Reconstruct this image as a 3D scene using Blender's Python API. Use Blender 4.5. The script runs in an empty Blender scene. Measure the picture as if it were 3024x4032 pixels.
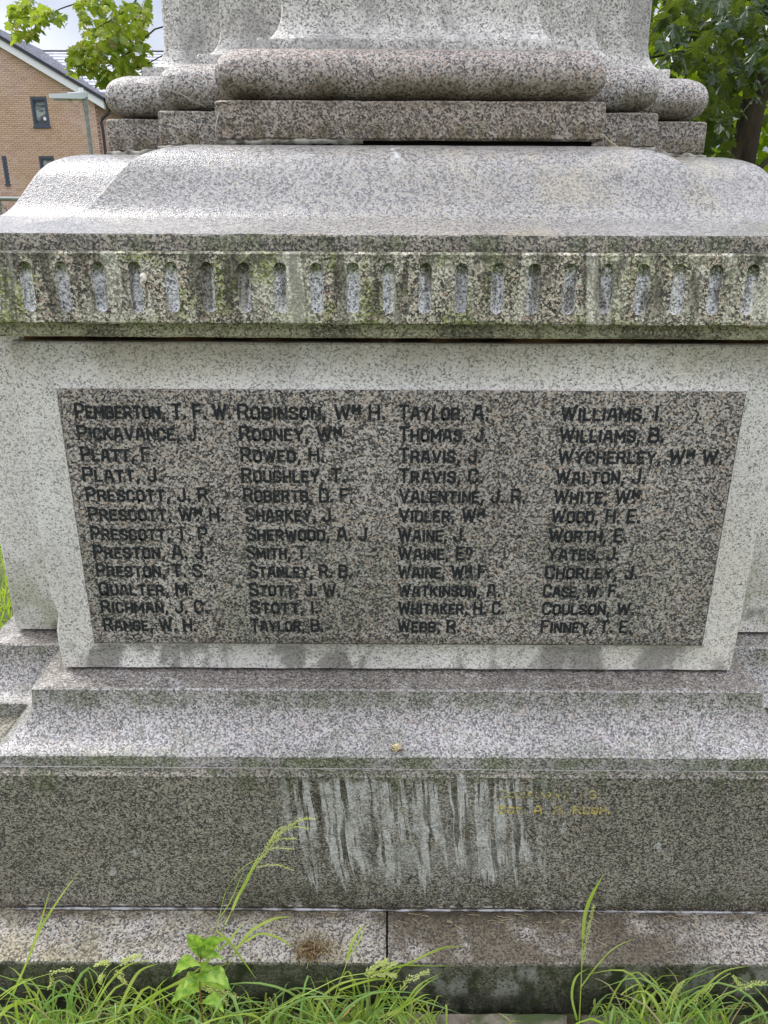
import bpy, bmesh, math, random
from mathutils import Vector, Matrix, noise
R = math.radians
random.seed(11)
sc = bpy.context.scene
col = sc.collection

# ------------------------------------------------------------------ camera
FPX, PITCH, ROLL = 3028.0, R(21.0), 0.0045
CAM = Vector((-0.03, -2.37, 1.62))
_R0 = Vector((1, 0, 0)); _U0 = Vector((0, math.sin(PITCH), math.cos(PITCH))); _F = Vector((0, math.cos(PITCH), -math.sin(PITCH)))
_RR = _R0*math.cos(ROLL)+_U0*math.sin(ROLL); _UU = -_R0*math.sin(ROLL)+_U0*math.cos(ROLL)
cam = bpy.data.cameras.new('camera'); cam.sensor_fit = 'VERTICAL'; cam.sensor_height = 24.0
cam.lens = 24.0*FPX/4032.0; cam.clip_start = 0.05; cam.clip_end = 2000
co = bpy.data.objects.new('camera', cam); col.objects.link(co)
M = Matrix((_RR, _UU, -_F)).transposed().to_4x4(); M.translation = CAM
co.matrix_world = M
sc.camera = co

def at(px, py, d):
    """point on the ray of photo pixel (px, py) at horizontal distance d from the camera"""
    r = _F+_RR*((px-1512)/FPX)+_UU*((2016-py)/FPX)
    return CAM+r*(d/r.y)

# ------------------------------------------------------------------ light
SUN_EL, SUN_AZ = R(52), R(-58)        # azimuth from +Y (behind the memorial) towards -X
w = bpy.data.worlds.new('World'); sc.world = w; w.use_nodes = True
wt = w.node_tree; wt.nodes.clear()
wo = wt.nodes.new('ShaderNodeOutputWorld'); bg = wt.nodes.new('ShaderNodeBackground')
sky = wt.nodes.new('ShaderNodeTexSky'); sky.sky_type = 'NISHITA'; sky.sun_disc = False
sky.sun_elevation = SUN_EL; sky.sun_rotation = SUN_AZ; sky.air_density = 1.0; sky.dust_density = .6; sky.ozone_density = 1.0
tc = wt.nodes.new('ShaderNodeTexCoord'); nz = wt.nodes.new('ShaderNodeTexNoise')
nz.inputs['Scale'].default_value = 1.9; nz.inputs['Detail'].default_value = 5; nz.inputs['Roughness'].default_value = .5
mp = wt.nodes.new('ShaderNodeMapping'); mp.inputs['Scale'].default_value = (1, 1, 2.2); mp.inputs['Location'].default_value = (1, 0, 0)
wt.links.new(tc.outputs['Generated'], mp.inputs[0]); wt.links.new(mp.outputs[0], nz.inputs['Vector'])
cr = wt.nodes.new('ShaderNodeValToRGB')
cr.color_ramp.elements[0].position = .30; cr.color_ramp.elements[0].color = (1.35, 1.8, 2.9, 1)
cr.color_ramp.elements[1].position = .72; cr.color_ramp.elements[1].color = (11.4, 11.1, 11.2, 1)
wt.links.new(nz.outputs[0], cr.inputs[0])
mx = wt.nodes.new('ShaderNodeMix'); mx.data_type = 'RGBA'; mx.inputs[0].default_value = .86
sz_ = wt.nodes.new('ShaderNodeSeparateXYZ'); wt.links.new(tc.outputs['Generated'], sz_.inputs[0])
cie = wt.nodes.new('ShaderNodeMapRange'); wt.links.new(sz_.outputs[2], cie.inputs[0])      # overcast sky: zenith three times the horizon
cie.inputs[1].default_value = 0; cie.inputs[2].default_value = 1; cie.inputs[3].default_value = .29; cie.inputs[4].default_value = 2.35
vm = wt.nodes.new('ShaderNodeVectorMath'); vm.operation = 'SCALE'; wt.links.new(cr.outputs[0], vm.inputs[0]); wt.links.new(cie.outputs[0], vm.inputs['Scale'])
wt.links.new(sky.outputs[0], mx.inputs[6]); wt.links.new(vm.outputs[0], mx.inputs[7])
wt.links.new(mx.outputs[2], bg.inputs[0]); bg.inputs[1].default_value = 0.10
wt.links.new(bg.outputs[0], wo.inputs[0])
sl = bpy.data.lights.new('sun', 'SUN'); sl.energy = 1.5; sl.angle = R(20); sl.color = (1, .96, .9)
so = bpy.data.objects.new('sun', sl); col.objects.link(so)
sd = Vector((math.sin(SUN_AZ)*math.cos(SUN_EL), math.cos(SUN_AZ)*math.cos(SUN_EL), math.sin(SUN_EL)))
so.rotation_euler = sd.to_track_quat('Z', 'Y').to_euler(); so.location = (-20, 30, 40)
sc.view_settings.view_transform = 'Standard'; sc.view_settings.look = 'None'
sc.view_settings.exposure = 1.08; sc.view_settings.gamma = 1; sc.view_settings.use_curve_mapping = False
sc.cycles.max_bounces = 6; sc.cycles.use_adaptive_sampling = True

# ------------------------------------------------------------------ node helper
class N:
    def __init__(s, name):
        s.m = bpy.data.materials.new(name); s.m.use_nodes = True; s.t = s.m.node_tree; s.t.nodes.clear()
        s.out = s.t.nodes.new('ShaderNodeOutputMaterial'); s.b = s.t.nodes.new('ShaderNodeBsdfPrincipled')
        s.t.links.new(s.b.outputs[0], s.out.inputs[0])
        s.pos = s.t.nodes.new('ShaderNodeNewGeometry').outputs['Position']
        sx = s.t.nodes.new('ShaderNodeSeparateXYZ'); s.t.links.new(s.pos, sx.inputs[0])
        s.x, s.y, s.z = sx.outputs
    def put(s, i, v):
        if hasattr(v, 'is_output'): s.t.links.new(v, i)
        else: i.default_value = v
    def math(s, op, a, b=0.0, c=0.0):
        n = s.t.nodes.new('ShaderNodeMath'); n.operation = op
        s.put(n.inputs[0], a); s.put(n.inputs[1], b); s.put(n.inputs[2], c); return n.outputs[0]
    def mul(s, *a):
        r = a[0]
        for q in a[1:]: r = s.math('MULTIPLY', r, q)
        return r
    def ramp(s, v, a, b, c=0.0, d=1.0):
        n = s.t.nodes.new('ShaderNodeMapRange'); n.interpolation_type = 'SMOOTHSTEP'
        s.put(n.inputs[0], v); n.inputs[1].default_value = a; n.inputs[2].default_value = b
        n.inputs[3].default_value = c; n.inputs[4].default_value = d; return n.outputs[0]
    def band(s, v, a, b, fa, fb=None):
        fb = fb or fa
        return s.mul(s.ramp(v, a-fa, a+fa), s.ramp(v, b-fb, b+fb, 1, 0))
    def sc(s, v, k):
        n = s.t.nodes.new('ShaderNodeVectorMath'); n.operation = 'MULTIPLY'; s.put(n.inputs[0], v); n.inputs[1].default_value = k
        return n.outputs[0]
    def addv(s, a, b):
        n = s.t.nodes.new('ShaderNodeVectorMath'); n.operation = 'ADD'; s.put(n.inputs[0], a); s.put(n.inputs[1], b); return n.outputs[0]
    def noise(s, scale, k=(1, 1, 1), lo=None, hi=None, det=3, vec=None, rough=.55, off=(0, 0, 0), colr=False):
        n = s.t.nodes.new('ShaderNodeTexNoise'); n.inputs['Scale'].default_value = scale
        n.inputs['Detail'].default_value = det; n.inputs['Roughness'].default_value = rough
        s.t.links.new(s.addv(s.sc(vec or s.pos, k), off), n.inputs['Vector'])
        if colr: return n.outputs['Color']
        return n.outputs[0] if lo is None else s.ramp(n.outputs[0], lo, hi)
    def voro(s, scale, vec=None, feat='F1'):
        n = s.t.nodes.new('ShaderNodeTexVoronoi'); n.inputs['Scale'].default_value = scale; n.feature = feat
        s.t.links.new(vec or s.pos, n.inputs['Vector'])
        return n
    def mix(s, f, a, b, mode='MIX'):
        n = s.t.nodes.new('ShaderNodeMix'); n.data_type = 'RGBA'; n.blend_type = mode
        s.put(n.inputs[0], f)
        for i, v in ((6, a), (7, b)): s.put(n.inputs[i], v if hasattr(v, 'is_output') else (*v, 1))
        return n.outputs[2]
    def over(s, f, c, flat, k=1.0):
        bw = s.t.nodes.new('ShaderNodeRGBToBW'); s.put(bw.inputs[0], c)
        g = s.math('ADD', .25*k+.75*(1-k), s.mul(bw.outputs[0], 3.2*k))
        cc = s.t.nodes.new('ShaderNodeCombineXYZ'); [s.put(cc.inputs[i], g) for i in range(3)]
        v = s.t.nodes.new('ShaderNodeVectorMath'); v.operation = 'MULTIPLY'; s.put(v.inputs[0], cc.outputs[0]); v.inputs[1].default_value = flat
        return s.mix(f, c, v.outputs[0])
    def cramp(s, v, stops, const=False):
        n = s.t.nodes.new('ShaderNodeValToRGB'); e = n.color_ramp
        if const: e.interpolation = 'CONSTANT'
        e.elements[0].position, e.elements[0].color = stops[0][0], (*stops[0][1], 1)
        e.elements[1].position, e.elements[1].color = stops[1][0], (*stops[1][1], 1)
        for p, c in stops[2:]:
            q = e.elements.new(p); q.color = (*c, 1)
        s.put(n.inputs[0], v); return n.outputs[0]
    def bump(s, h, strength=.4, dist=.002):
        n = s.t.nodes.new('ShaderNodeBump'); n.inputs['Strength'].default_value = strength; n.inputs['Distance'].default_value = dist
        s.put(n.inputs['Height'], h); s.t.links.new(n.outputs[0], s.b.inputs['Normal'])
    def done(s, c, rough=.7, spec=.4):
        s.put(s.b.inputs['Base Color'], c if hasattr(c, 'is_output') else (*c, 1)); s.put(s.b.inputs['Roughness'], rough)
        s.b.inputs['Specular IOR Level'].default_value = spec; return s.m

BLACK = (.012, .012, .014)
def granite(name, dark, mid, light, pink, pinkf=.12, scale=125, layers=(), rough=.6, darkf=.25, midf=.35, spec=.5, bump=.5, seed=0., soft=.06):
    n = N(name)
    wv = n.addv(n.pos, n.sc(n.noise(220, colr=True, det=2), (.0032, .0032, .0032)))
    v1 = n.voro(scale, wv); sp = n.t.nodes.new('ShaderNodeSeparateColor'); n.t.links.new(v1.outputs['Color'], sp.inputs[0])
    v2 = n.voro(scale*2.3, wv); sp2 = n.t.nodes.new('ShaderNodeSeparateColor'); n.t.links.new(v2.outputs['Color'], sp2.inputs[0])
    cl = n.noise(38, det=2, off=(seed, 0, 0))      # clusters of dark mica
    r = n.math('ADD', n.mul(sp.outputs[0], .66), n.mul(sp2.outputs[0], .34))
    r = n.math('ADD', r, n.math('SUBTRACT', n.mul(cl, .20), .10))
    d = darkf
    dark = tuple(q*.55 for q in dark); light = tuple(min(1, q*1.28) for q in light)
    c = n.cramp(r, [(0, BLACK), (max(.02, d-.07), dark), (d, tuple((a+b)/2 for a, b in zip(dark, mid))), (d+.12, mid), (d+midf, light), (.86, tuple(min(1, x*1.25) for x in light))])
    pk = n.math('GREATER_THAN', n.math('ADD', sp.outputs[1], n.mul(n.noise(7, det=2, off=(3+seed, 1, 2)), .25)), 1.12-pinkf)
    c = n.mix(n.mul(pk, .8), c, pink)
    c = n.mix(soft, c, tuple((a*.45+b*.55) for a, b in zip(mid, light)))
    tone = n.noise(3.2, lo=.3, hi=.72, off=(seed, 5, 1), det=4)
    c = n.mix(n.mul(tone, .28), c, (.27, .25, .22), 'MULTIPLY')
    for f in layers: c = f(n, c)
    n.bump(n.math('ADD', n.mul(v1.outputs[0], .7), n.mul(n.noise(300, det=2), .6)), bump, .0025)
    return n.done(c, rough, spec)

def L_green(z0, z1, fz, amt=.7, sc_=(1, 1, .35), nscale=22, lo=.42, hi=.62, colr=(.055, .075, .018), xr=None, off=(0, 0, 0), fine=True):
    def f(n, c):
        m = n.mul(n.band(n.z, z0, z1, fz), n.noise(nscale, sc_, lo, hi, det=4, off=off), amt)
        if xr: m = n.mul(m, n.band(n.x, xr[0], xr[1], xr[2]))
        if fine: m = n.mul(m, n.noise(230, lo=.30, hi=.55, det=2))
        return n.over(m, c, tuple(q*1.25 for q in colr))
    return f
def L_dirt(z0, z1, fz, amt=.5, colr=(.04, .036, .03), **k):
    return L_green(z0, z1, fz, amt, colr=colr, **k)
def L_tint(colr, amt):
    return lambda n, c: n.mix(amt, c, colr, 'MULTIPLY')

# ------------------------------------------------------------------ mesh helpers
def link(name, me, mat, parent=None, smooth=None):
    o = bpy.data.objects.new(name, me); col.objects.link(o)
    if mat is not None:
        for m in (mat if isinstance(mat, (list, tuple)) else [mat]): me.materials.append(m)
    if smooth is not None:
        for p in me.polygons: p.use_smooth = True
        me.set_sharp_from_angle(angle=R(smooth))
    if parent: o.parent = parent; o.matrix_parent_inverse = Matrix.Translation(-parent.matrix_world.translation) if parent.parent is None else parent.matrix_world.inverted()
    return o
def tag(o, label=None, cat=None, group=None, kind=None):
    if label: o['label'] = label
    if cat: o['category'] = cat
    if group: o['group'] = group
    if kind: o['kind'] = kind
    return o
def empty(name, loc, label, cat, group=None):
    o = bpy.data.objects.new(name, None); col.objects.link(o); o.location = loc; o.empty_display_size = .1
    o.matrix_world = Matrix.Translation(Vector(loc))
    return tag(o, label, cat, group)
class MB:
    def __init__(s): s.v = []; s.f = []; s.mi = []
    def add(s, vs, fs, mi=0):
        b = len(s.v); s.v += [tuple(v) for v in vs]; s.f += [tuple(i+b for i in f) for f in fs]; s.mi += [mi]*len(fs)
    def box(s, x0, x1, y0, y1, z0, z1, mi=0):
        s.add([(x0,y0,z0),(x1,y0,z0),(x1,y1,z0),(x0,y1,z0),(x0,y0,z1),(x1,y0,z1),(x1,y1,z1),(x0,y1,z1)],
              [(0,3,2,1),(4,5,6,7),(0,1,5,4),(1,2,6,5),(2,3,7,6),(3,0,4,7)], mi)
    def tube(s, pts, rad, seg=8, mi=0, cap=True):
        pts = [Vector(p) for p in pts]; rad = rad if isinstance(rad, (list, tuple)) else [rad]*len(pts); rings = []
        for i, p in enumerate(pts):
            t = (pts[min(i+1, len(pts)-1)]-pts[max(i-1, 0)]).normalized()
            a = t.cross(Vector((0, 0, 1)) if abs(t.z) < .9 else Vector((1, 0, 0))).normalized(); b = t.cross(a)
            rings.append([p+(a*math.cos(2*math.pi*k/seg)+b*math.sin(2*math.pi*k/seg))*rad[i] for k in range(seg)])
        vs = [v for r in rings for v in r]; fs = []
        for i in range(len(pts)-1):
            for k in range(seg):
                fs.append((i*seg+k, i*seg+(k+1) % seg, (i+1)*seg+(k+1) % seg, (i+1)*seg+k))
        if cap: fs += [tuple(range(seg-1, -1, -1)), tuple((len(pts)-1)*seg+k for k in range(seg))]
        s.add(vs, fs, mi)
    def mesh(s, name):
        me = bpy.data.meshes.new(name); me.from_pydata(s.v, [], s.f)
        if any(s.mi): me.polygons.foreach_set('material_index', s.mi)
        me.update(); return me
    def build(s, name, mat, parent=None, smooth=None): return link(name, s.mesh(name), mat, parent, smooth)
def curve(pts, n=12):
    pts = [Vector(p) for p in pts]
    if len(pts) < 3: return [pts[0].lerp(pts[1], i/n) for i in range(n+1)]
    e = [pts[0]*2-pts[1]]+pts+[pts[-1]*2-pts[-2]]; out = []; k = max(2, round(n/(len(pts)-1)))
    for i in range(1, len(e)-2):
        for j in range(k):
            t = j/k; a, b, c, d = e[i-1], e[i], e[i+1], e[i+2]
            out.append(.5*((2*b)+(c-a)*t+(2*a-5*b+4*c-d)*t*t+(3*b-a-3*c+d)*t**3))
    return out+[pts[-1]]

# ------------------------------------------------------------------ memorial plan and lofts
def cross(hx, Fy, Fx, hy):
    return [(-hx,-Fy),(hx,-Fy),(hx,-hy),(Fx,-hy),(Fx,hy),(hx,hy),(hx,Fy),(-hx,Fy),(-hx,hy),(-Fx,hy),(-Fx,-hy),(-hx,-hy)]
def crossm(F, h, m):
    q = [(h,-F),(h,-m),(m,-m),(m,-h),(F,-h)]; out = []
    for k in range(4):
        for x, y in q:
            for _ in range(k): x, y = -y, x
            out.append((x, y))
    return out
def chamfer(poly, c):
    out = []; n = len(poly)
    for i, p in enumerate(poly):
        a = Vector(poly[i-1]); b = Vector(p); d = Vector(poly[(i+1) % n])
        out.append(b+(a-b).normalized()*c); out.append(b+(d-b).normalized()*c)
    return out
def loft(levels, off=(0, 0), ch=.004, seg=.035, jit=.0007, cap=True):
    """levels: list of (polygon, z[, jitter]); returns MB"""
    rings = []; cnt = None
    for lv in levels:
        P = chamfer(lv[0], lv[3] if len(lv) > 3 else ch)
        if cnt is None: cnt = [max(1, round((Vector(P[(i+1) % len(P)])-Vector(P[i])).length/seg)) for i in range(len(P))]
        ring = []
        for i, p in enumerate(P):
            q = P[(i+1) % len(P)]
            for k in range(cnt[i]): ring.append(Vector(p).lerp(Vector(q), k/cnt[i]))
        j = lv[2] if len(lv) > 2 else jit; z = lv[1]; rr = []
        for v in ring:
            x, y = v.x+off[0], v.y+off[1]
            a = noise.noise_vector(Vector((x*17, y*17, z*23)))+noise.noise_vector(Vector((x*55, y*55, z*50)))*.6
            rr.append((x+a.x*j, y+a.y*j, z+a.z*j))
        rings.append(rr)
    m = MB(); n = len(rings[0]); vs = [v for r in rings for v in r]; fs = []
    for i in range(len(rings)-1):
        for k in range(n): fs.append((i*n+k, i*n+(k+1) % n, (i+1)*n+(k+1) % n, (i+1)*n+k))
    if cap: fs += [tuple(range(n-1, -1, -1)), tuple((len(rings)-1)*n+k for k in range(n))]
    m.add(vs, fs); return m
def cr_(F, d=.183): return cross(F-d, F, F, F-d)
E_ = .0016   # arris roughness

# materials of the memorial
def wash(n, c):   # pale lime streaks that ran down from the moulding, cut by thin dark runs
    wob = n.noise(8, (1, 1, .55), det=2)
    xs = n.math('ADD', n.x, n.mul(n.math('SUBTRACT', wob, .5), .035))
    slant = n.math('ADD', xs, n.mul(n.z, .10))
    def streak(k, zz, lo, hi, o):
        v = n.t.nodes.new('ShaderNodeCombineXYZ'); n.t.links.new(slant, v.inputs[0]); n.t.links.new(n.mul(n.z, zz), v.inputs[2]); v.inputs[1].default_value = o
        return n.noise(k, (1, 1, 1), lo, hi, det=3, vec=v.outputs[0], rough=.6)
    st = streak(38, .06, .44, .50, 0); dk = streak(62, .06, .42, .47, 7); ends = streak(22, .02, .25, .75, 3)
    low = n.ramp(n.math('ADD', n.z, n.mul(ends, .24)), .37, .40)
    brk = n.noise(26, (1, 1, .35), .36, .56, det=5, off=(2, 5, 7))
    top = n.ramp(n.math('ADD', n.z, n.mul(n.noise(30, (1, 1, .01), det=3, off=(5, 0, 0)), .05)), .545, .525)
    xe = n.math('ADD', n.x, n.mul(n.math('SUBTRACT', n.noise(7, (1, 1, .3), det=3, off=(0, 3, 3)), .5), .22))
    reg = n.mul(n.band(xe, -.26, .33, .05), low, top, n.math('ADD', .4, n.mul(brk, .6)), n.ramp(n.noise(20, det=3, off=(0, 0, 7)), .30, .5, .45, 1))
    m = n.mul(st, dk, reg, n.noise(190, lo=.26, hi=.46, det=3), .90)
    dm_ = n.mul(n.math('SUBTRACT', 1.0, dk), reg, .8)
    c = n.over(dm_, c, (.05, .045, .03))
    c = n.over(m, c, (.58, .585, .545), .45)
    m2 = n.mul(n.band(n.x, -.14, .26, .07), n.band(n.z, .25, .46, .05), n.noise(18, (1, 1, .5), lo=.40, hi=.58, det=5, off=(4, 4, 4)), .6)
    c = n.over(m2, c, (.34, .34, .30), .6)
    sp = n.mul(n.noise(34, (1, 1, .5), .64, .70, det=4, off=(9, 2, 3)), n.band(n.z, .20, .51, .03), .75)
    return n.over(sp, c, (.46, .47, .44), .5)
g_base = granite('granite_base_block', (.035,.035,.03), (.115,.108,.086), (.25,.235,.19), (.26,.20,.14), .05, 300, rough=.62, darkf=.34,
    layers=[L_green(.475, .54, .02, .6, lo=.46, hi=.60), L_green(.12, .215, .035, .75, lo=.34, hi=.56, colr=(.045, .05, .02), xr=(-.35, .9, .15)),
            wash, L_dirt(.10, .162, .012, .8, lo=.2, hi=.5, colr=(.05, .03, .018))])
def tread(n, c):
    right = n.ramp(n.math('ADD', n.x, n.mul(n.noise(6, det=3), .3)), .10, .22)
    m = n.mul(right, n.noise(9, lo=.24, hi=.46, det=5, off=(2, 7, 0)), n.ramp(n.z, .125, .137), n.ramp(n.x, .74, .56, .15, 1), .92)
    c = n.over(m, c, (.072, .056, .031))
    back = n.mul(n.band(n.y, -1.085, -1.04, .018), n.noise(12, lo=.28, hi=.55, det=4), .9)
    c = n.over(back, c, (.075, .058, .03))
    lo_ = n.mul(n.ramp(n.x, .0, -.15), n.noise(8, lo=.40, hi=.60, det=4, off=(1, 1, 8)), n.ramp(n.z, .130, .136), .75)
    c = n.over(lo_, c, (.19, .165, .095))
    w_ = n.mul(n.band(n.z, .035, .122, .014), n.noise(15, (1, 1, .45), .47, .56, det=5, off=(1, 3, 5)), n.ramp(n.x, -.02, .12, .18, 1), n.noise(150, lo=.3, hi=.5), .8)
    return n.over(w_, c, (.36, .37, .31), .35)
g_course = granite('granite_ground_course', (.045,.04,.034), (.17,.157,.135), (.34,.32,.285), (.38,.28,.18), .06, 265, rough=.65, darkf=.30,
    layers=[L_green(-.2, .128, .006, .97, lo=.05, hi=.3, colr=(.052, .054, .034), fine=False), L_green(-.2, .128, .006, .9, lo=.46, hi=.6, sc_=(1, 1, .5), colr=(.030, .042, .010), fine=False, off=(7, 0, 0)), tread, L_dirt(-.2, .05, .03, .8, lo=.3, hi=.6, colr=(.022, .022, .014), fine=False)])
g_mould = granite('granite_base_moulding', (.05,.05,.052), (.19,.18,.178), (.38,.365,.355), (.42,.32,.25), .07, 310, rough=.42, darkf=.30, spec=.7,
    layers=[L_green(.50, .556, .01, .8, lo=.36, hi=.60, nscale=10, sc_=(1, 1, .6)), L_green(.555, .59, .012, .35, lo=.45, hi=.6), L_green(.63, .672, .012, .6, lo=.4, hi=.6, colr=(.06, .07, .03)),
            L_dirt(.671, .70, .004, .75, lo=.2, hi=.5, colr=(.085, .073, .055))], soft=.12, bump=.4)
def die_layers():
    def stain(n, c):
        m = n.mul(n.band(n.z, .66, .752, .010), n.noise(13, (1, 1, .45), .46, .58, det=4, off=(6, 1, 1)), .75)
        c = n.over(m, c, (.085, .08, .07), .7)
        m = n.mul(n.ramp(n.z, 1.30, 1.40), n.noise(6, (1, 1, .6), .25, .60, det=4), .75)
        c = n.over(n.mul(n.noise(2.3, lo=.45, hi=.65, det=5, off=(1, 7, 7)), .5), c, (.28, .275, .265), .8)
        c = n.over(m, c, (.19, .165, .125), .8)
        m = n.mul(n.noise(4, (1, 1, .5), .48, .7, det=4, off=(8, 8, 1)), .35)
        c = n.over(m, c, (.36, .335, .27), .6)
        m = n.mul(n.band(n.y, -.80, -.6, .02), n.ramp(n.z, 1.0, .72), n.noise(9, lo=.40, hi=.65, det=4), .6)
        return n.over(m, c, (.13, .13, .07), .8)
    return [stain]
g_die = granite('granite_pale_die', (.12,.115,.108), (.40,.382,.355), (.53,.51,.48), (.47,.44,.36), .03, 310, rough=.68, darkf=.17, midf=.22, layers=die_layers(), bump=.35)
g_panel = granite('granite_dark_panel', (.032,.032,.034), (.15,.14,.136), (.35,.325,.29), (.42,.31,.22), .10, 285, rough=.5, darkf=.37, midf=.30, spec=.35, bump=.25,
    layers=[L_green(.72, 1.02, .07, .38, lo=.35, hi=.6, nscale=9, sc_=(1, 1, 1), colr=(.05, .065, .04)), L_dirt(.755, .775, .004, .5, lo=.2, hi=.5)])
def runs(n, c):
    d_ = n.mul(n.noise(34, (1, 1, .16), .50, .60, det=4, off=(4, 1, 2)), n.ramp(n.z, 1.42, 1.50, .25, 1), .8)
    c = n.over(d_, c, (.062, .055, .038))
    t_ = n.mul(n.ramp(n.math('ADD', n.z, n.mul(n.noise(26, (1, 1, .4), det=4), .04)), 1.562, 1.578), n.noise(20, lo=.35, hi=.6, det=3), .7)
    c = n.over(t_, c, (.06, .06, .03))
    p_ = n.mul(n.noise(30, (1, 1, .14), .56, .63, det=4, off=(14, 1, 2)), .7)
    return n.over(p_, c, (.50, .49, .40), .6)
def fr_layers(n, c):
    st = n.noise(24, (1, 1, .3), .46, .60, det=4, off=(2, 2, 9))
    c = n.over(n.mul(st, .65), c, (.44, .43, .34), .7)
    g = n.mul(n.noise(11, (1, 1, .8), .47, .60, det=5, off=(5, 5, 5)), n.ramp(n.x, .55, .2, .25, 1), n.noise(140, lo=.35, hi=.6, det=2), .85)
    c = n.over(g, c, (.125, .15, .02))
    g = n.mul(n.band(n.z, 1.43, 1.449, .003), n.noise(40, lo=.44, hi=.60, det=4), .7)
    return n.over(g, c, (.09, .11, .02))
g_frieze = granite('granite_mossy_frieze', (.022,.02,.017), (.15,.135,.105), (.46,.43,.34), (.40,.27,.19), .08, 290, rough=.7, darkf=.36, layers=[fr_layers, runs])
g_flute = granite('granite_flute_hollow', (.09,.09,.10), (.33,.33,.34), (.54,.54,.55), (.4,.38,.36), .03, 310, rough=.7, darkf=.25,
    layers=[L_green(1.528, 1.56, .008, .95, lo=.2, hi=.4, colr=(.05, .06, .012)), L_dirt(1.45, 1.55, .02, .5, lo=.5, hi=.6, nscale=16, colr=(.08, .08, .085)), runs])
g_bed = granite('granite_cornice_bed', (.10,.098,.08), (.33,.31,.24), (.48,.455,.36), (.42,.34,.24), .05, 310, rough=.7, darkf=.24,
    layers=[L_dirt(1.40, 1.46, .01, .75, lo=.52, hi=.60, nscale=7, sc_=(1, 1, .3)), L_green(1.432, 1.46, .006, .5, lo=.5, hi=.62)])
g_cfil = granite('granite_cornice_fillet', (.04,.038,.034), (.115,.105,.085), (.27,.25,.205), (.36,.27,.2), .07, 300, rough=.65, darkf=.36,
    layers=[L_green(1.55, 1.60, .01, .6, lo=.46, hi=.6, off=(3, 3, 0))])
def cap_l(n, c):
    m = n.mul(n.noise(4.5, (1, 1, 1), .48, .68, det=4, off=(1, 9, 2)), n.ramp(n.x, -.25, .05), .35)
    c = n.over(m, c, (.40, .33, .17), .8)
    k = n.addv(n.pos, (-.0, 0, 0)); 
    m = n.mul(n.band(n.x, -.022, -.004, .006), n.band(n.z, 1.715, 1.752, .008), n.noise(70, lo=.46, hi=.58, det=3), .6)
    return n.mix(m, c, (.62, .64, .66))
g_cap = granite('granite_cap', (.055,.055,.058), (.145,.14,.138), (.265,.255,.24), (.44,.37,.25), .05, 310, rough=.33, darkf=.24, spec=.9, layers=[cap_l], soft=.14, bump=.4)
def up_l(n, c):
    m = n.mul(n.band(n.z, 1.74, 1.79, .012), n.noise(30, (1, 1, .3), .40, .58, det=3), .7)
    c = n.over(m, c, (.10, .08, .035), .8)
    lowt = n.mul(n.band(n.z, 1.82, 1.872, .016), n.noise(14, (1, 1, .4), .30, .60, det=4, off=(2, 2, 2)), .7)
    c = n.over(lowt, c, (.115, .095, .06), .9)
    red = n.mul(n.band(n.x, -.36, .46, .01), n.ramp(n.y, -.60, -.62), .55)
    return n.mix(red, c, (.92, .81, .74), 'MULTIPLY')
g_plin = granite('granite_column_plinth', (.045,.042,.04), (.15,.135,.12), (.30,.275,.24), (.33,.23,.17), .06, 290, rough=.62, darkf=.32, layers=[up_l])
g_torus = granite('granite_column_torus', (.055,.052,.052), (.19,.18,.172), (.36,.34,.32), (.42,.31,.24), .08, 290, rough=.52, darkf=.28, layers=[up_l])
def shaft_l(n, c):
    m = n.mul(n.noise(7, (1, 1, .5), .5, .62, det=4, off=(3, 1, 1)), .45)
    return n.mix(m, c, (.17, .165, .16))
g_shaft = granite('granite_column_shaft', (.11,.108,.10), (.33,.32,.295), (.47,.455,.425), (.46,.38,.33), .04, 300, rough=.65, darkf=.22, layers=[shaft_l], soft=.12, bump=.4)
n = N('mortar'); m_mortar = n.done(n.mix(n.noise(40, lo=.35, hi=.65), (.07, .065, .045), (.30, .29, .25)), .8)
n = N('wet_mortar'); m_wet = n.done(n.mix(n.noise(28, (1, 1, 1), .4, .62, det=5), (.05, .045, .04), (.30, .30, .31)), .18, .7)
n = N('black_joint'); m_joint = n.done((.008, .007, .006), .95, .1)
n = N('rust_joint'); m_rust = n.done(n.mix(n.noise(9, (1, 1, .3), .45, .7), (.02, .013, .01), (.17, .095, .045)), .95, .1)
n = N('lead_letters'); 
mk = n.noise(90, lo=.55, hi=.66, det=4)
m_lead = n.done(n.mix(n.mul(mk, .75), (.010, .012, .015), (.085, .082, .078)), .6, .4)
n = N('gilt_letters'); m_gilt = n.done(n.mix(n.noise(160, lo=.42, hi=.56, det=3), (.52, .43, .10), (.20, .18, .10)), .55, .5)
n = N('faded_gilt_letters'); m_gilt2 = n.done(n.mix(n.noise(110, lo=.36, hi=.48, det=3, off=(3, 3, 3)), (.40, .37, .20), (.17, .17, .14)), .65, .4)

mem = empty('war_memorial', (0, 0, 0), 'grey granite war memorial with a dark panel of carved names and a stepped column base', 'war memorial')

# ground course: two stones with an open joint
def half(F, xa, xb, left):
    h = F-.183
    if left: return [(-h,-F),(xa,-F),(xa,F),(-h,F),(-h,h),(-F,h),(-F,-h),(-h,-h)]
    return [(xb,-F),(h,-F),(h,-h),(F,-h),(F,h),(h,h),(h,F),(xb,F)]
jx = at(1524, 3780, 1.19).x
for left in (True, False):
    lv = [(half(1.183, jx-.0022, jx+.0022, left), -.15), (half(1.183, jx-.0022, jx+.0022, left), .134, E_), (half(1.176, jx-.0022, jx+.0022, left), .139, E_),
          (half(1.045, jx-.0022, jx+.0022, left), .1495)]
    loft(lv, ch=.003).build('base_stone', g_course, mem, 35)
k = MB(); k.box(jx-.006, jx+.006, -1.171, 1.171, -.1, .128); k.build('joint_filling', m_joint, mem)
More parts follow.
